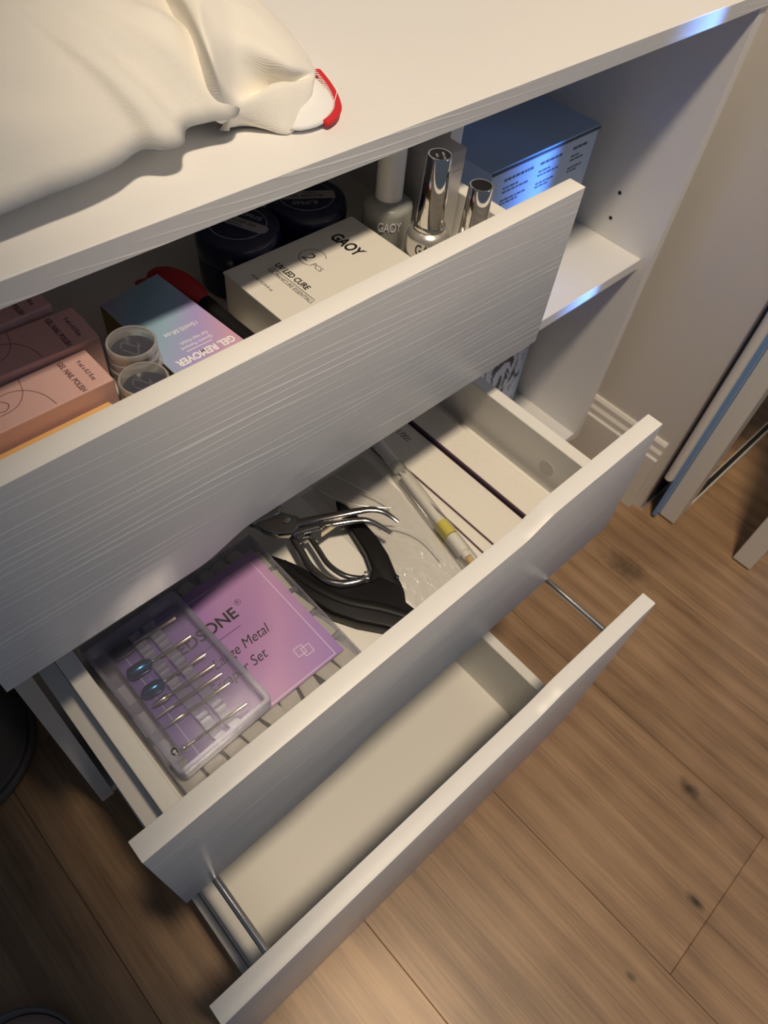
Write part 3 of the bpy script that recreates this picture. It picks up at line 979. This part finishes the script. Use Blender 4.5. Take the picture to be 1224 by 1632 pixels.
for dx, dy in ((-2.5, 1.5), (2.5, -1.5)):
    for r_ in (5.4,):
        cxx, cyy = 168 + dx, 72.5 + dy
        sq = [(cxx - r_, cyy), (cxx, cyy + r_), (cxx + r_, cyy), (cxx, cyy - r_), (cxx - r_, cyy)]
        ca, sa = math.cos(0.75), math.sin(0.75)
        sq = [(cxx + (a - cxx) * ca - (b - cyy) * sa, cyy + (a - cxx) * sa + (b - cyy) * ca, ZT) for a, b in sq]
        for p0, p1 in zip(sq, sq[1:]):
            tube(bm := bmesh.new(), [p0, p1], 0.25, 5, 0.3)
            t.part('printed_line', bm, M['white_ink'], card)

# --- false nail tips in the compartments that show around the card
def nail_tip(cx, cy, rot, w, l, z):
    bm = bmesh.new()
    n, m = 8, 4
    g = []
    for j in range(m + 1):
        row = []
        for i in range(n + 1):
            a = -1.15 + 2.3 * i / n
            wj = w * (1.0 - 0.10 * j / m)
            x = wj / 2 * math.sin(a) / math.sin(1.15)
            y = l * (j / m - 0.5) + (1.6 * math.cos(a) if j == m else 0)
            z_ = w * 0.13 * (math.cos(a) - math.cos(1.15)) / (1 - math.cos(1.15))
            xr_, yr_ = x * math.cos(rot) - y * math.sin(rot), x * math.sin(rot) + y * math.cos(rot)
            row.append(bm.verts.new((cx + xr_, cy + yr_, z + z_)))
        g.append(row)
    for j in range(m):
        for i in range(n):
            bm.faces.new((g[j][i], g[j][i + 1], g[j + 1][i + 1], g[j + 1][i]))
    ret = bmesh.ops.solidify(bm, geom=bm.faces[:], thickness=0.5)
    return bm
ORD = ['first', 'second', 'third', 'fourth', 'fifth', 'sixth', 'seventh', 'eighth', 'ninth', 'tenth', 'eleventh', 'twelfth']
def add_tip(cx, cy, rot, w=10.5, l=22, z=None, where=''):
    t = Thing('false_nail_tip', where, 'nail tip', F2, (cx, cy, z), 'false nail tips in the clear case')
    t.single(nail_tip(cx, cy, rot, w, l, z), M['tip'], 40)
random.seed(11)
x = 49.0
for k in range(9):
    add_tip(x, 52.5 + random.uniform(-1.2, 1.2), random.uniform(-0.3, 0.3) + (math.pi if k % 3 == 1 else 0), random.uniform(14.5, 17), 21, DF2 + 15 + random.uniform(0, 2.5), ORD[k] + ' ivory false nail tip from the left in the front row of the clear case')
    x += 17.6
for k, y in enumerate((80, 108, 136, 160)):
    add_tip(193, y, random.uniform(-0.2, 0.2), 12, 21, DF2 + 15 + random.uniform(0, 2), ORD[k] + ' ivory false nail tip from the front along the right side of the clear case')
x = 102
for k in range(6):
    add_tip(x, 173, random.uniform(-0.25, 0.25), 14, 21, DF2 + 13 + random.uniform(0, 3), ORD[k] + ' ivory false nail tip from the left in the back row of the clear case')
    x += 16

# --- slim clear case of drill bits lying on the big case
BX0, BX1, BY0, BY1, BZ0, BZ1 = 41.5, 121, 50.5, 171, CZ + 0.1, -270
t = Thing('drill_bit_case', 'slim hazy clear case of nail drill bits on the violet card case', 'case', F2, (81, 110, BZ0), rotz=0.035)
def rounded(x0, x1, y0, y1, r, n=5):
    out = []
    for cx, cy, a0 in ((x1 - r, y1 - r, 0), (x0 + r, y1 - r, 90), (x0 + r, y0 + r, 180), (x1 - r, y0 + r, 270)):
        for k in range(n + 1):
            a = math.radians(a0 + 90 * k / n)
            out.append((cx + r * math.cos(a), cy + r * math.sin(a)))
    return out
def ring_wall(x0, x1, y0, y1, r, w, z0, z1):
    bm = bmesh.new()
    o_, i_ = rounded(x0, x1, y0, y1, r), rounded(x0 + w, x1 - w, y0 + w, y1 - w, max(0.5, r - w))
    n = len(o_)
    V = [[bm.verts.new((a, b, z)) for a, b in pts] for pts, z in ((o_, z0), (o_, z1), (i_, z1), (i_, z0))]
    for a, b in ((0, 1), (1, 2), (2, 3), (3, 0)):
        for k in range(n):
            bm.faces.new((V[a][k], V[a][(k + 1) % n], V[b][(k + 1) % n], V[b][k]))
    bmesh.ops.recalc_face_normals(bm, faces=bm.faces[:])
    return bm
t.part('base', prism(bmesh.new(), rounded(BX0, BX1, BY0, BY1, 4), BZ0, BZ0 + 0.8, 'z'), M['clear'])
t.part('base_wall', ring_wall(BX0, BX1, BY0, BY1, 4, 2.2, BZ0 + 0.85, BZ0 + 8), M['clear_edge'])
t.part('lid_wall', ring_wall(BX0, BX1, BY0, BY1, 4, 3.2, BZ0 + 8.2, BZ1 - 0.9), M['clear_edge'])
t.part('lid', prism(bmesh.new(), rounded(BX0, BX1, BY0, BY1, 4), BZ1 - 0.8, BZ1, 'z'), M['clear_hazy'])
bm = bmesh.new()
t.part('rivet', lathe(bm, [(2.4, BZ1 - 2), (2.4, BZ1 + 0.3), (1.6, BZ1 + 0.6), (1.4, BZ1 + 0.1)], (48, 66.5), 20), M['chrome_dark'], smooth=40)
SHY = [157.0, 136.0, 116.5, 105.0, 96.0, 86.0, 65.0]
ZB = BZ0 + 7
for rx in (78, 91):
    bm = bmesh.new()
    box(bm, rx - 4.5, rx + 4.5, BY0 + 4, BY1 - 4, BZ0 + 0.9, ZB - 3.2, 0.4, 1)
    yy = BY0 + 5
    while yy < BY1 - 8:
        if all(abs(yy + 2 - s) > 3.6 for s in SHY):
            box(bm, rx - 4.5, rx + 4.5, yy, yy + 3.2, ZB - 3.2, ZB + 2.6, 0.4, 1)
        yy += 5.0
    t.part('holder_rail', bm, M['clear_edge'])

def bit(y, x0, x1, kind, label):
    """one drill bit: working end at x0, shank to x1"""
    b = Thing('drill_bit', label, 'drill bit', F2, (x0, y, ZB), 'drill bits in the clear case', 0.0)
    dy = -0.055
    def P(x): return (x, y + (x - x0) * dy, ZB)
    heads = {'barrel': ([0, 1.2, 3, 12, 16, 17.5], [2.8, 4.6, 5.1, 5.1, 4.6, 1.7]), 'round': ([0, 1.2, 4, 15, 17.5, 20], [1.3, 3.4, 4.8, 5.0, 3.8, 1.7]),
             'flame': ([0, 2, 6, 13, 17, 19], [0.7, 2.5, 4.4, 4.8, 3.6, 1.7]), 'cone': ([0, 3, 9, 13, 14], [0.5, 1.4, 2.2, 2.0, 1.3]),
             'needle': ([0, 4, 12, 14], [0.35, 0.7, 1.1, 1.2]), 'taper': ([0, 5, 12, 14], [0.4, 1.0, 1.5, 1.3]), 'ball': ([0, 0.8, 2.4, 4, 5, 10], [0.6, 1.9, 2.4, 1.9, 0.9, 1.1])}[kind]
    mats = {'barrel': M['black_metal'], 'round': M['iridescent'], 'flame': M['iridescent']}
    bm = bmesh.new()
    L = heads[0][-1]
    tube(bm, [P(x0 + a) for a in heads[0]], heads[1], 18)
    h = b.part('head', bm, mats.get(kind, M['bit_steel']), smooth=45)
    if kind in mats:       # spiral flutes
        for k in range(6):
            pts = []
            for s in range(9):
                a = 0.9 * s / 8 + 2 * math.pi * k / 6
                xx = 2 + (L - 5) * s / 8
                rr = 4.75 if kind != 'flame' else max(2.6, 4.7 - 0.0035 * (xx - 11) ** 4 * 0.12)
                p = P(x0 + xx)
                pts.append((p[0], p[1] + rr * math.cos(a), p[2] + rr * math.sin(a)))
            tube(bm := bmesh.new(), pts, 0.35, 6)
            b.part('flute', bm, mats[kind], h, smooth=40)
    bm = bmesh.new()
    tube(bm, [P(x0 + L - 0.3), P(x0 + L + 4), P(x0 + L + 4.2), P(x1)], [1.0, 1.0, 1.15, 1.15], 14)
    b.part('shank', bm, M['bit_steel'], smooth=45)
specs = [('barrel', 'black barrel drill bit nearest the top drawer'), ('round', 'iridescent blue rounded barrel drill bit'), ('flame', 'iridescent teal flame-shaped drill bit'),
         ('cone', 'pale steel cone-tipped drill bit'), ('needle', 'thin pale steel needle drill bit'), ('taper', 'pale steel tapered drill bit'), ('ball', 'pale steel ball-tipped drill bit beside the rivet')]
for (k, lab), y in zip(specs, SHY):
    bit(y + 1.6, {'barrel': 55, 'round': 55, 'flame': 54, 'cone': 56, 'needle': 53, 'taper': 55, 'ball': 54}[k], 108, k, lab)

# --- black handled false-nail cutter
t = Thing('nail_tip_cutter', 'black handled nail tip cutter with polished steel arms', 'cutter', F2, (245, 90, DF2))
low = [(205, 163), (211, 152), (217, 139), (222, 122), (229, 106), (240, 95), (250, 90), (262, 86), (270, 66), (268, 62), (262, 54), (263, 46), (268, 38), (262, 24), (248, 24), (232, 49), (219, 66), (208, 86), (203, 105), (201, 125), (202, 144)]
bm = bmesh.new()
prism(bm, low, DF2 + 0.2, DF2 + 15, 'z', 3.0, 3)
h1 = t.part('handle', bm, M['black_plastic'], smooth=50)
tube(bm := bmesh.new(), smooth_path([(207, 150, DF2 + 14.5), (213, 116, DF2 + 15), (224, 88, DF2 + 15), (243, 62, DF2 + 15), (256, 40, DF2 + 14.5)], 5), 4.2, 10, 0.35)
t.part('grip_ridge', bm, M['black_plastic'], h1, smooth=60)
upp = [(286, 172), (290, 162), (290, 140), (288, 118), (283, 98), (276, 82), (271, 68), (262, 64), (250, 88), (262, 97), (269, 112), (273, 128), (277, 146), (281, 163)]
bm = bmesh.new()
prism(bm, upp, DF2 + 3, DF2 + 13.5, 'z', 2.2, 3)
t.part('handle', bm, M['black_plastic'], smooth=50)
t.part('pin', lathe(bmesh.new(), [(1.7, DF2 + 13), (1.7, DF2 + 15.6), (1.0, DF2 + 16)], (272, 76), 16), M['black_metal'], smooth=40)
for pts, r in (([(231, 170), (226, 150), (222, 130), (224, 112), (231, 101), (243, 94), (250, 92)], 3.6), ([(242, 160), (238, 140), (235, 122), (238, 106), (245, 96), (252, 90)], 2.6)):
    tube(bm := bmesh.new(), smooth_path([(a, b, DF2 + 17) for a, b in pts], 6), r, 12, 0.75)
    t.part('steel_arm', bm, M['chrome_dark'], smooth=50)
t.part('cross_bar', bbox(229, 243, 152, 157, DF2 + 14, DF2 + 20, 1.0), M['chrome_dark'])
t.part('hook', tube(bmesh.new(), smooth_path([(248, 92, DF2 + 18), (253, 91, DF2 + 19), (254, 94, DF2 + 20), (251, 95, DF2 + 20)], 5), 0.9, 8), M['chrome'], smooth=40)

# --- chrome cuticle nipper crossing above it
t = Thing('cuticle_nipper', 'chrome cuticle nipper with its jaws under the top drawer', 'nipper', F2, (250, 150, DF2))
zc = DF2 + 22
head = [(209, 192), (216, 196), (226, 192), (234, 187), (243, 172), (240, 164), (228, 162), (219, 169), (212, 180)]
prism(bm := bmesh.new(), head, zc - 5, zc + 5, 'z', 2.0, 3)
t.part('jaw', bm, M['chrome_dark'], smooth=45)
prism(bm := bmesh.new(), [(204, 196), (215, 198), (228, 196), (238, 190), (232, 184), (218, 187), (208, 190)], zc - 2, zc + 7, 'z', 1.8, 3)
t.part('jaw', bm, M['chrome_dark'], smooth=45)
t.part('rivet', lathe(bmesh.new(), [(3.4, zc + 4.8), (3.4, zc + 6.6), (2.4, zc + 7.4)], (232, 175), 20), M['chrome'], smooth=40)
for pts in ([(238, 168), (256, 158), (272, 149), (284, 142.5), (295, 136), (302, 128), (305, 119), (306.5, 112)], [(230, 164), (243, 158), (254, 152), (266, 145), (278, 138), (287, 131), (292, 120), (295, 109)]):
    pth = smooth_path([(a, b, zc + (3 if pts[0][0] == 238 else 0) + 3.5 * math.sin(math.pi * k / 7)) for k, (a, b) in enumerate(pts)], 5)
    n = len(pth)
    tube(bm := bmesh.new(), pth, [4.0 * (1 - 0.55 * (k / (n - 1)) ** 1.6) for k in range(n)], 14, 0.6)
    t.part('handle', bm, M['chrome_dark'], smooth=50)
t.part('spring', bbox(247, 271, 145.5, 147.5, zc - 2, zc + 5, 0.5), M['bit_steel'])
t.part('spring_screw', tube(bmesh.new(), [(252, 150, zc + 3), (252, 150, zc + 8.5)], 2.6, 8), M['chrome_dark'])

# --- nail files along the right wall
def nail_file(x0, x1, y0, y1, z0, z1, label, mark=None, rot=0.0):
    t = Thing('nail_file', label, 'nail file', F2, ((x0 + x1) / 2, (y0 + y1) / 2, z0), 'white nail files', rot)
    t.part('core', bbox(x0, x1, y0, y1, z0 + 0.5, z1 - 0.5, 0.3, 1), M['purple_core'])
    f = t.part('abrasive_face', bbox(x0 + 0.7, x1 - 0.7, y0 + 0.5, y1 - 0.5, z1 - 0.49, z1), M['abrasive'])
    t.part('abrasive_face', bbox(x0 + 0.7, x1 - 0.7, y0 + 0.5, y1 - 0.5, z0, z0 + 0.49), M['abrasive'])
    if mark:
        t.text(mark, 10, (393, 184, z1 + 0.05), M['purple_core'], (0, 1, 0), (-1, 0, 0), f, sx=0.8, align='LEFT')
nail_file(410, 443.5, 22, 205, DF2, DF2 + 5.1, 'lower white nail file in the stack against the right drawer wall')
nail_file(409.5, 443, 23, 206, DF2 + 5.2, DF2 + 10.4, 'top white nail file in the stack against the right drawer wall')
nail_file(356, 401, 20, 204, DF2, DF2 + 2.7, 'lower white nail file, mostly hidden under the one marked 100', rot=-0.03)
nail_file(366, 407.5, 24, 208, DF2 + 2.8, DF2 + 5.6, 'white nail file marked 100 beside the brush pen', '100/180')

# --- capped brush pen in a clear tube
t = Thing('brush_pen', 'clear tube pen with a yellow ring lying beside the nail files', 'pen', F2, (348, 120, DF2))
zp = DF2 + 9.0
def on(y, z=zp):   # axis of the pen
    return (335 + (y - 48) * (361 - 335) / 143 * 1.05, y, z)
tube(bm := bmesh.new(), [on(170), on(169), on(20)], [6.2, 7.4, 7.4], 24)
t.part('outer_tube', bm, M['tube_clear'], smooth=50)
tube(bm := bmesh.new(), [on(205), on(163)], [5.6, 6.0], 20)
t.part('cap', bm, M['bristle'], smooth=50)
tube(bm := bmesh.new(), [on(155), on(152), on(94)], [3, 4.6, 4.0], 20)
t.part('inner_sleeve', bm, M['bristle'], smooth=50)
tube(bm := bmesh.new(), [on(93), on(78)], [6.4, 6.4], 22)
t.part('yellow_ring', bm, M['yellow'], smooth=50)
tube(bm := bmesh.new(), [on(77), on(58), on(57), on(52)], [5.6, 5.6, 4.0, 4.0], 20)
t.part('ferrule', bm, M['bristle'], smooth=50)
tube(bm := bmesh.new(), [on(51), on(40)], [3.6, 2.6], 16)
t.part('tip', bm, M['amber'], smooth=50)

# --- crinkled clear bag
t = Thing('plastic_bag', 'crinkled clear plastic bag on the floor of the middle drawer', 'bag', F2, (310, 110, DF2))
bm = bmesh.new()
NX, NY = 56, 90
g = []
for j in range(NY + 1):
    row = []
    for i in range(NX + 1):
        u, v = i / NX, j / NY
        x_, y_ = 268 + 64 * u + 16 * v, 20 + 185 * v
        p = Vector((x_ / 26, y_ / 60, 3.1))
        h = abs(noise.noise(p)) * 7 + abs(noise.noise(p * 2.7 + Vector((5, 1, 0)))) * 3.2 + abs(noise.noise(p * 6)) * 1.0
        edge = min(1, 6 * min(u, 1 - u)) * min(1, 8 * min(v, 1 - v))
        row.append(bm.verts.new((x_ + 1.5 * noise.noise(p * 3), y_, DF2 + 0.6 + h * edge)))
    g.append(row)
for j in range(NY):
    for i in range(NX):
        bm.faces.new((g[j][i], g[j][i + 1], g[j + 1][i + 1], g[j + 1][i]))
t.part('upper_film', bm, M['film'], smooth=180)
t.part('lower_film', bbox(270, 345, 22, 203, DF2 + 0.1, DF2 + 0.4), M['film'])
for pts in ([(281, 205, 8), (288, 178, 9), (299, 158, 9), (313, 143, 8), (322, 136, 7)], [(306, 196, 9), (313, 170, 10), (320, 150, 9), (322, 137, 7)], [(300, 128, 8), (313, 112, 9), (320, 92, 8), (318, 66, 6)]):
    tube(bm := bmesh.new(), smooth_path([(a, b, DF2 + c) for a, b, c in pts], 6), 0.9, 6, 0.6)
    t.part('crease', bm, M['film_crease'], smooth=60)  # pale tubes imitate the glints along the bag's creases

# ================================================================== SHELF BAY
t = Thing('ice_blue_carton', 'pale blue and white carton on the middle shelf', 'box', F0, (701, 178, -300))
t.part('carton', bbox(609, 793, 98, 262, -299.9, -151, 0.8, 2), M['ice_card'])
t.part('lid', bbox(608.6, 793.4, 97.2, 262.4, -150.9, -148.5, 0.6, 2), M['ice_top'])
t.part('lid_lip', bbox(608.6, 793.4, 96.6, 97.9, -153.5, -151), M['blue_ink'])
rnd = random.Random(3)
for x0, w in ((632, 46), (692, 36), (750, 26)):
    for z, k in ((-165, 1.0), (-174, 0.5), (-178.5, 0.95), (-188, 0.9), (-192, 0.6)):
        xx = x0
        while xx < x0 + w * k:
            l = rnd.uniform(3, 8)
            t.part('printed_word', bbox(xx, min(xx + l, x0 + w * k + 2), 97.8, 97.99, z - (1.5 if k == 1.0 else 1.0), z + (1.5 if k == 1.0 else 1.0)), M['blue_ink'])
            xx += l + 1.4

t = Thing('patterned_gift_bag', 'ink-blot patterned paper bag on the bottom shelf of the bay', 'bag', F0, (765, 170, -618))
prism(bm := bmesh.new(), [(700, 118), (828, 118), (828, 214), (700, 214)], -617.9, -420, 'z', 0.8)
t.part('bag', bm, M['blot'])
t.part('fold_edge', bbox(821, 828.4, 117.4, 118, -617.5, -421), M['ice_card'])
for xx in (735, 795):
    tube(bm := bmesh.new(), smooth_path([(xx - 10, 130, -421), (xx - 8, 130, -395), (xx, 130, -385), (xx + 8, 130, -395), (xx + 10, 130, -421)], 5), 1.4, 8)
    t.part('handle', bm, M['black_plastic'], smooth=50)

# ================================================================== CLOTH ON THE DESK TOP (frame F1 values measured, world y = ly - 69.7)
t = Thing('cotton_garment', 'white cotton twill garment with a red overlocked hem', 'clothing', F0, (200, 130, 0))
def loft(outline, z_edge, centre, zc, rings=16, power=2.4, under=(0.12, 0.2), amp=3.0, seed=0.0, subn=6):
    """puffed cloth: rings from a flat underside, round the bulging edge, up to the crest"""
    o_ = smooth_path(list(outline) + [outline[0]], subn)[:-1]
    n = len(o_)
    bm = bmesh.new()
    R_ = []
    C_ = Vector((centre[0], centre[1]))
    for k, (tt, zf) in enumerate([(under[1], 'u'), (under[0], 'm')] + [(s / rings, 't') for s in range(rings)]):
        ring = []
        for i in range(n):
            e = Vector(o_[i][:2])
            ze = o_[i][2] if len(o_[i]) > 2 else z_edge
            p = e.lerp(C_, tt)
            if zf == 'u':
                z = 0.6
            elif zf == 'm':
                z = ze * 0.45 + 0.6
            else:
                s = 1 - (1 - tt) ** power
                z = ze + (zc - ze) * s
                q = Vector((p.x / 55 + seed, p.y / 38, 0.3))
                z += amp * (noise.noise(q) * 1.6 + noise.noise(q * 2.3) * 0.8) * min(1, tt * 5 + 0.15) * (0.4 + 0.6 * (1 - tt))
            ring.append(bm.verts.new((p.x, p.y, max(0.5, z))))
        R_.append(ring)
    for a, b in zip(R_, R_[1:]):
        for i in range(n):
            bm.faces.new((a[i], a[(i + 1) % n], b[(i + 1) % n], b[i]))
    c = bm.verts.new((C_.x, C_.y, zc + 0.2))
    for i in range(n):
        bm.faces.new((R_[-1][i], R_[-1][(i + 1) % n], c))
    bm.faces.new(R_[0][::-1])
    bmesh.ops.recalc_face_normals(bm, faces=bm.faces[:])
    return bm
Y = -69.7
body = [(40, 94 + Y), (90, 91 + Y), (116, 91 + Y), (137, 92 + Y), (159, 93 + Y), (181, 97 + Y), (200, 104 + Y), (212, 97 + Y), (222, 98 + Y), (233, 111 + Y), (248, 111 + Y), (266, 110 + Y),
        (285, 135 + Y), (300, 180 + Y), (310, 240 + Y), (300, 330 + Y), (230, 400 + Y), (120, 420 + Y), (30, 400 + Y), (-10, 300 + Y), (-5, 180 + Y), (10, 115 + Y)]
bm = loft([(a, b, 17) for a, b in body], 17, (140, 190), 74, 28, 4.6, under=(0.24, 0.33), amp=5.5, seed=2.2)
t.part('body', bm, M['cotton'], smooth=180)
net = [  # folded sleeve: rows from the tucked-under front lip to the back, points from the crease to the right edge
    [(268, 52, 4), (278, 54, 1.5), (288, 48, 1), (298, 39, 1), (310, 43, 1), (322, 51, 1), (320, 52, 0.8)],
    [(266, 46, 15), (276, 47, 9), (286, 40, 5), (297, 32, 2), (310, 36, 5), (325, 44, 12), (326, 52, 1)],
    [(263, 44, 24), (274, 47, 18), (287, 45, 22), (301, 46, 24), (314, 45, 21), (330, 48, 17), (332, 58, 1)],
    [(258, 42, 37), (273, 53, 25), (289, 58, 15), (304, 61, 13), (317, 53, 18), (336, 54, 18), (337, 63, 1)],
    [(256, 45, 48), (271, 59, 44), (286, 67, 40), (300, 60, 36), (315, 50, 29), (342, 61, 17), (342, 70, 1)],
    [(259, 56, 54), (276, 76, 54), (296, 82, 47), (316, 76, 39), (334, 70, 29), (350, 73, 14), (348, 80, 1)],
    [(265, 72, 57), (285, 95, 60), (308, 104, 51), (330, 100, 41), (346, 98, 29), (360, 102, 16), (356, 108, 1)],
    [(272, 92, 59), (295, 122, 61), (320, 132, 51), (344, 132, 39), (360, 132, 27), (372, 134, 14), (368, 138, 1)],
    [(280, 125, 58), (305, 160, 59), (330, 168, 47), (355, 170, 31), (372, 168, 17), (381, 166, 6), (376, 170, 0.8)],
    [(285, 170, 52), (310, 200, 49), (335, 205, 37), (360, 205, 21), (376, 200, 9), (385, 196, 2), (380, 200, 0.6)]]
roll = [0.0, 0.15, 0.65, 1, 1, 1, 1, 1, 1, 1]
net = [[(r[0][0] - 0.5 - 2.5 * w, r[0][1] + 0.3 + 6.7 * w, max(1.0, r[0][2] - 0.8 - 21 * w)), (r[0][0] - 0.25 - 1.2 * w, r[0][1] + 0.1 + 1.4 * w, max(1.5, r[0][2] - 0.4 - 7.6 * w))] + r for w, r in zip(roll, net)]
cols = [smooth_path(r, 6) for r in net]
grid = list(zip(*[smooth_path([c[i] for c in cols], 6) for i in range(len(cols[0]))]))
bm = bmesh.new()
gv = []
for r in grid:
    gv.append([bm.verts.new((x, y, max(0.5, z) + 0.9 * noise.noise(Vector((x / 9, y / 13, 1.7))) * min(1, z / 12))) for x, y, z in r])
for j in range(len(gv) - 1):
    for i in range(len(gv[0]) - 1):
        bm.faces.new((gv[j][i], gv[j][i + 1], gv[j + 1][i + 1], gv[j + 1][i]))
bmesh.ops.recalc_face_normals(bm, faces=bm.faces[:])
bmesh.ops.solidify(bm, geom=bm.faces[:], thickness=1.6)
t.part('sleeve', bm, M['cotton'], smooth=180)
cuff = [(296, 104 + Y, 3), (303, 98 + Y, 3), (312, 95.5 + Y, 3.5), (322, 96 + Y, 4.5), (331, 100 + Y, 5.5), (338, 106 + Y, 6.5), (344, 117 + Y, 7.5), (349, 130 + Y, 8), (350, 140 + Y, 8), (338, 136 + Y, 9), (322, 124 + Y, 8), (306, 112 + Y, 6)]
bm = loft(cuff, 5, (324, 114 + Y), 12.5, 8, 2.0, amp=1.4, seed=4.1)
t.part('cuff_lining', bm, M['cotton_back'], smooth=180)
hem = smooth_path([(320, 95 + Y, 3.6), (329, 97.5 + Y, 4.4), (337.5, 103.5 + Y, 5.6), (344, 114 + Y, 7), (349, 127 + Y, 8.5), (353, 142 + Y, 10)], 7)
h = t.part('red_hem', tube(bmesh.new(), hem, [1.6] + [2.9] * (len(hem) - 2) + [2.0], 12, 0.75), M['red_thread'], smooth=60)
for k in range(3, len(hem) - 2, 1):
    p, q = Vector(hem[k]), Vector(hem[k + 1])
    dd = (q - p).normalized()
    nn = Vector((-dd.y, dd.x, 0))
    tube(bm := bmesh.new(), [p + nn * 1.6 + Vector((0, 0, 1.8)), p + nn * (4.2 + (k % 3) * 0.6) + Vector((0, 0, 2.3))], 0.32, 5)
    t.part('stitch', bm, M['thread'], h)
tube(bm := bmesh.new(), smooth_path([(337, 106 + Y, 8), (341, 109 + Y, 10), (347, 114 + Y, 11), (353, 116 + Y, 9)], 5), 0.22, 5)
t.part('loose_thread', bm, M['thread'], h)

# ================================================================== THINGS ON THE FLOOR
t = Thing('grey_bag', 'dark grey soft bag slumped beside the left desk panel', 'bag', F0, (-105, 205, -720))
bm = lathe(bmesh.new(), [(88, -719.8), (95, -718), (98, -712), (97, -704), (92, -700), (90, -690), (89, -640), (84, -570), (70, -520), (40, -500), (6, -495)], (-105, 205), 56)
for v in bm.verts:
    k = noise.noise(Vector((v.co.x / 40, v.co.y / 40, v.co.z / 60)))
    if v.co.z > -703:
        v.co.x += 5 * k
        v.co.y += 4 * k
t.part('body', bm, M['grey_fabric'], smooth=70)
ring = [(-105 + 92 * math.cos(a), 205 + 92 * math.sin(a), -701) for a in [2 * math.pi * k / 60 for k in range(61)]]
t.part('seam', tube(bmesh.new(), ring, 2.2, 8), M['dark_seam'], smooth=50)

t = Thing('round_tub', 'shallow round tub with a smoky clear rim on the floor', 'tub', F0, (-197, -152, -720))
c = (-197, -152)
t.part('tub', lathe(bmesh.new(), [(58, -719.8), (63, -717), (65, -690), (63, -688), (61, -690), (59, -712), (50, -714)], c, 60), M['smoked_rim'], smooth=40)
t.part('filling', lathe(bmesh.new(), [(57, -713), (58.5, -704), (50, -702), (30, -700)], c, 60), M['blush'], smooth=50)
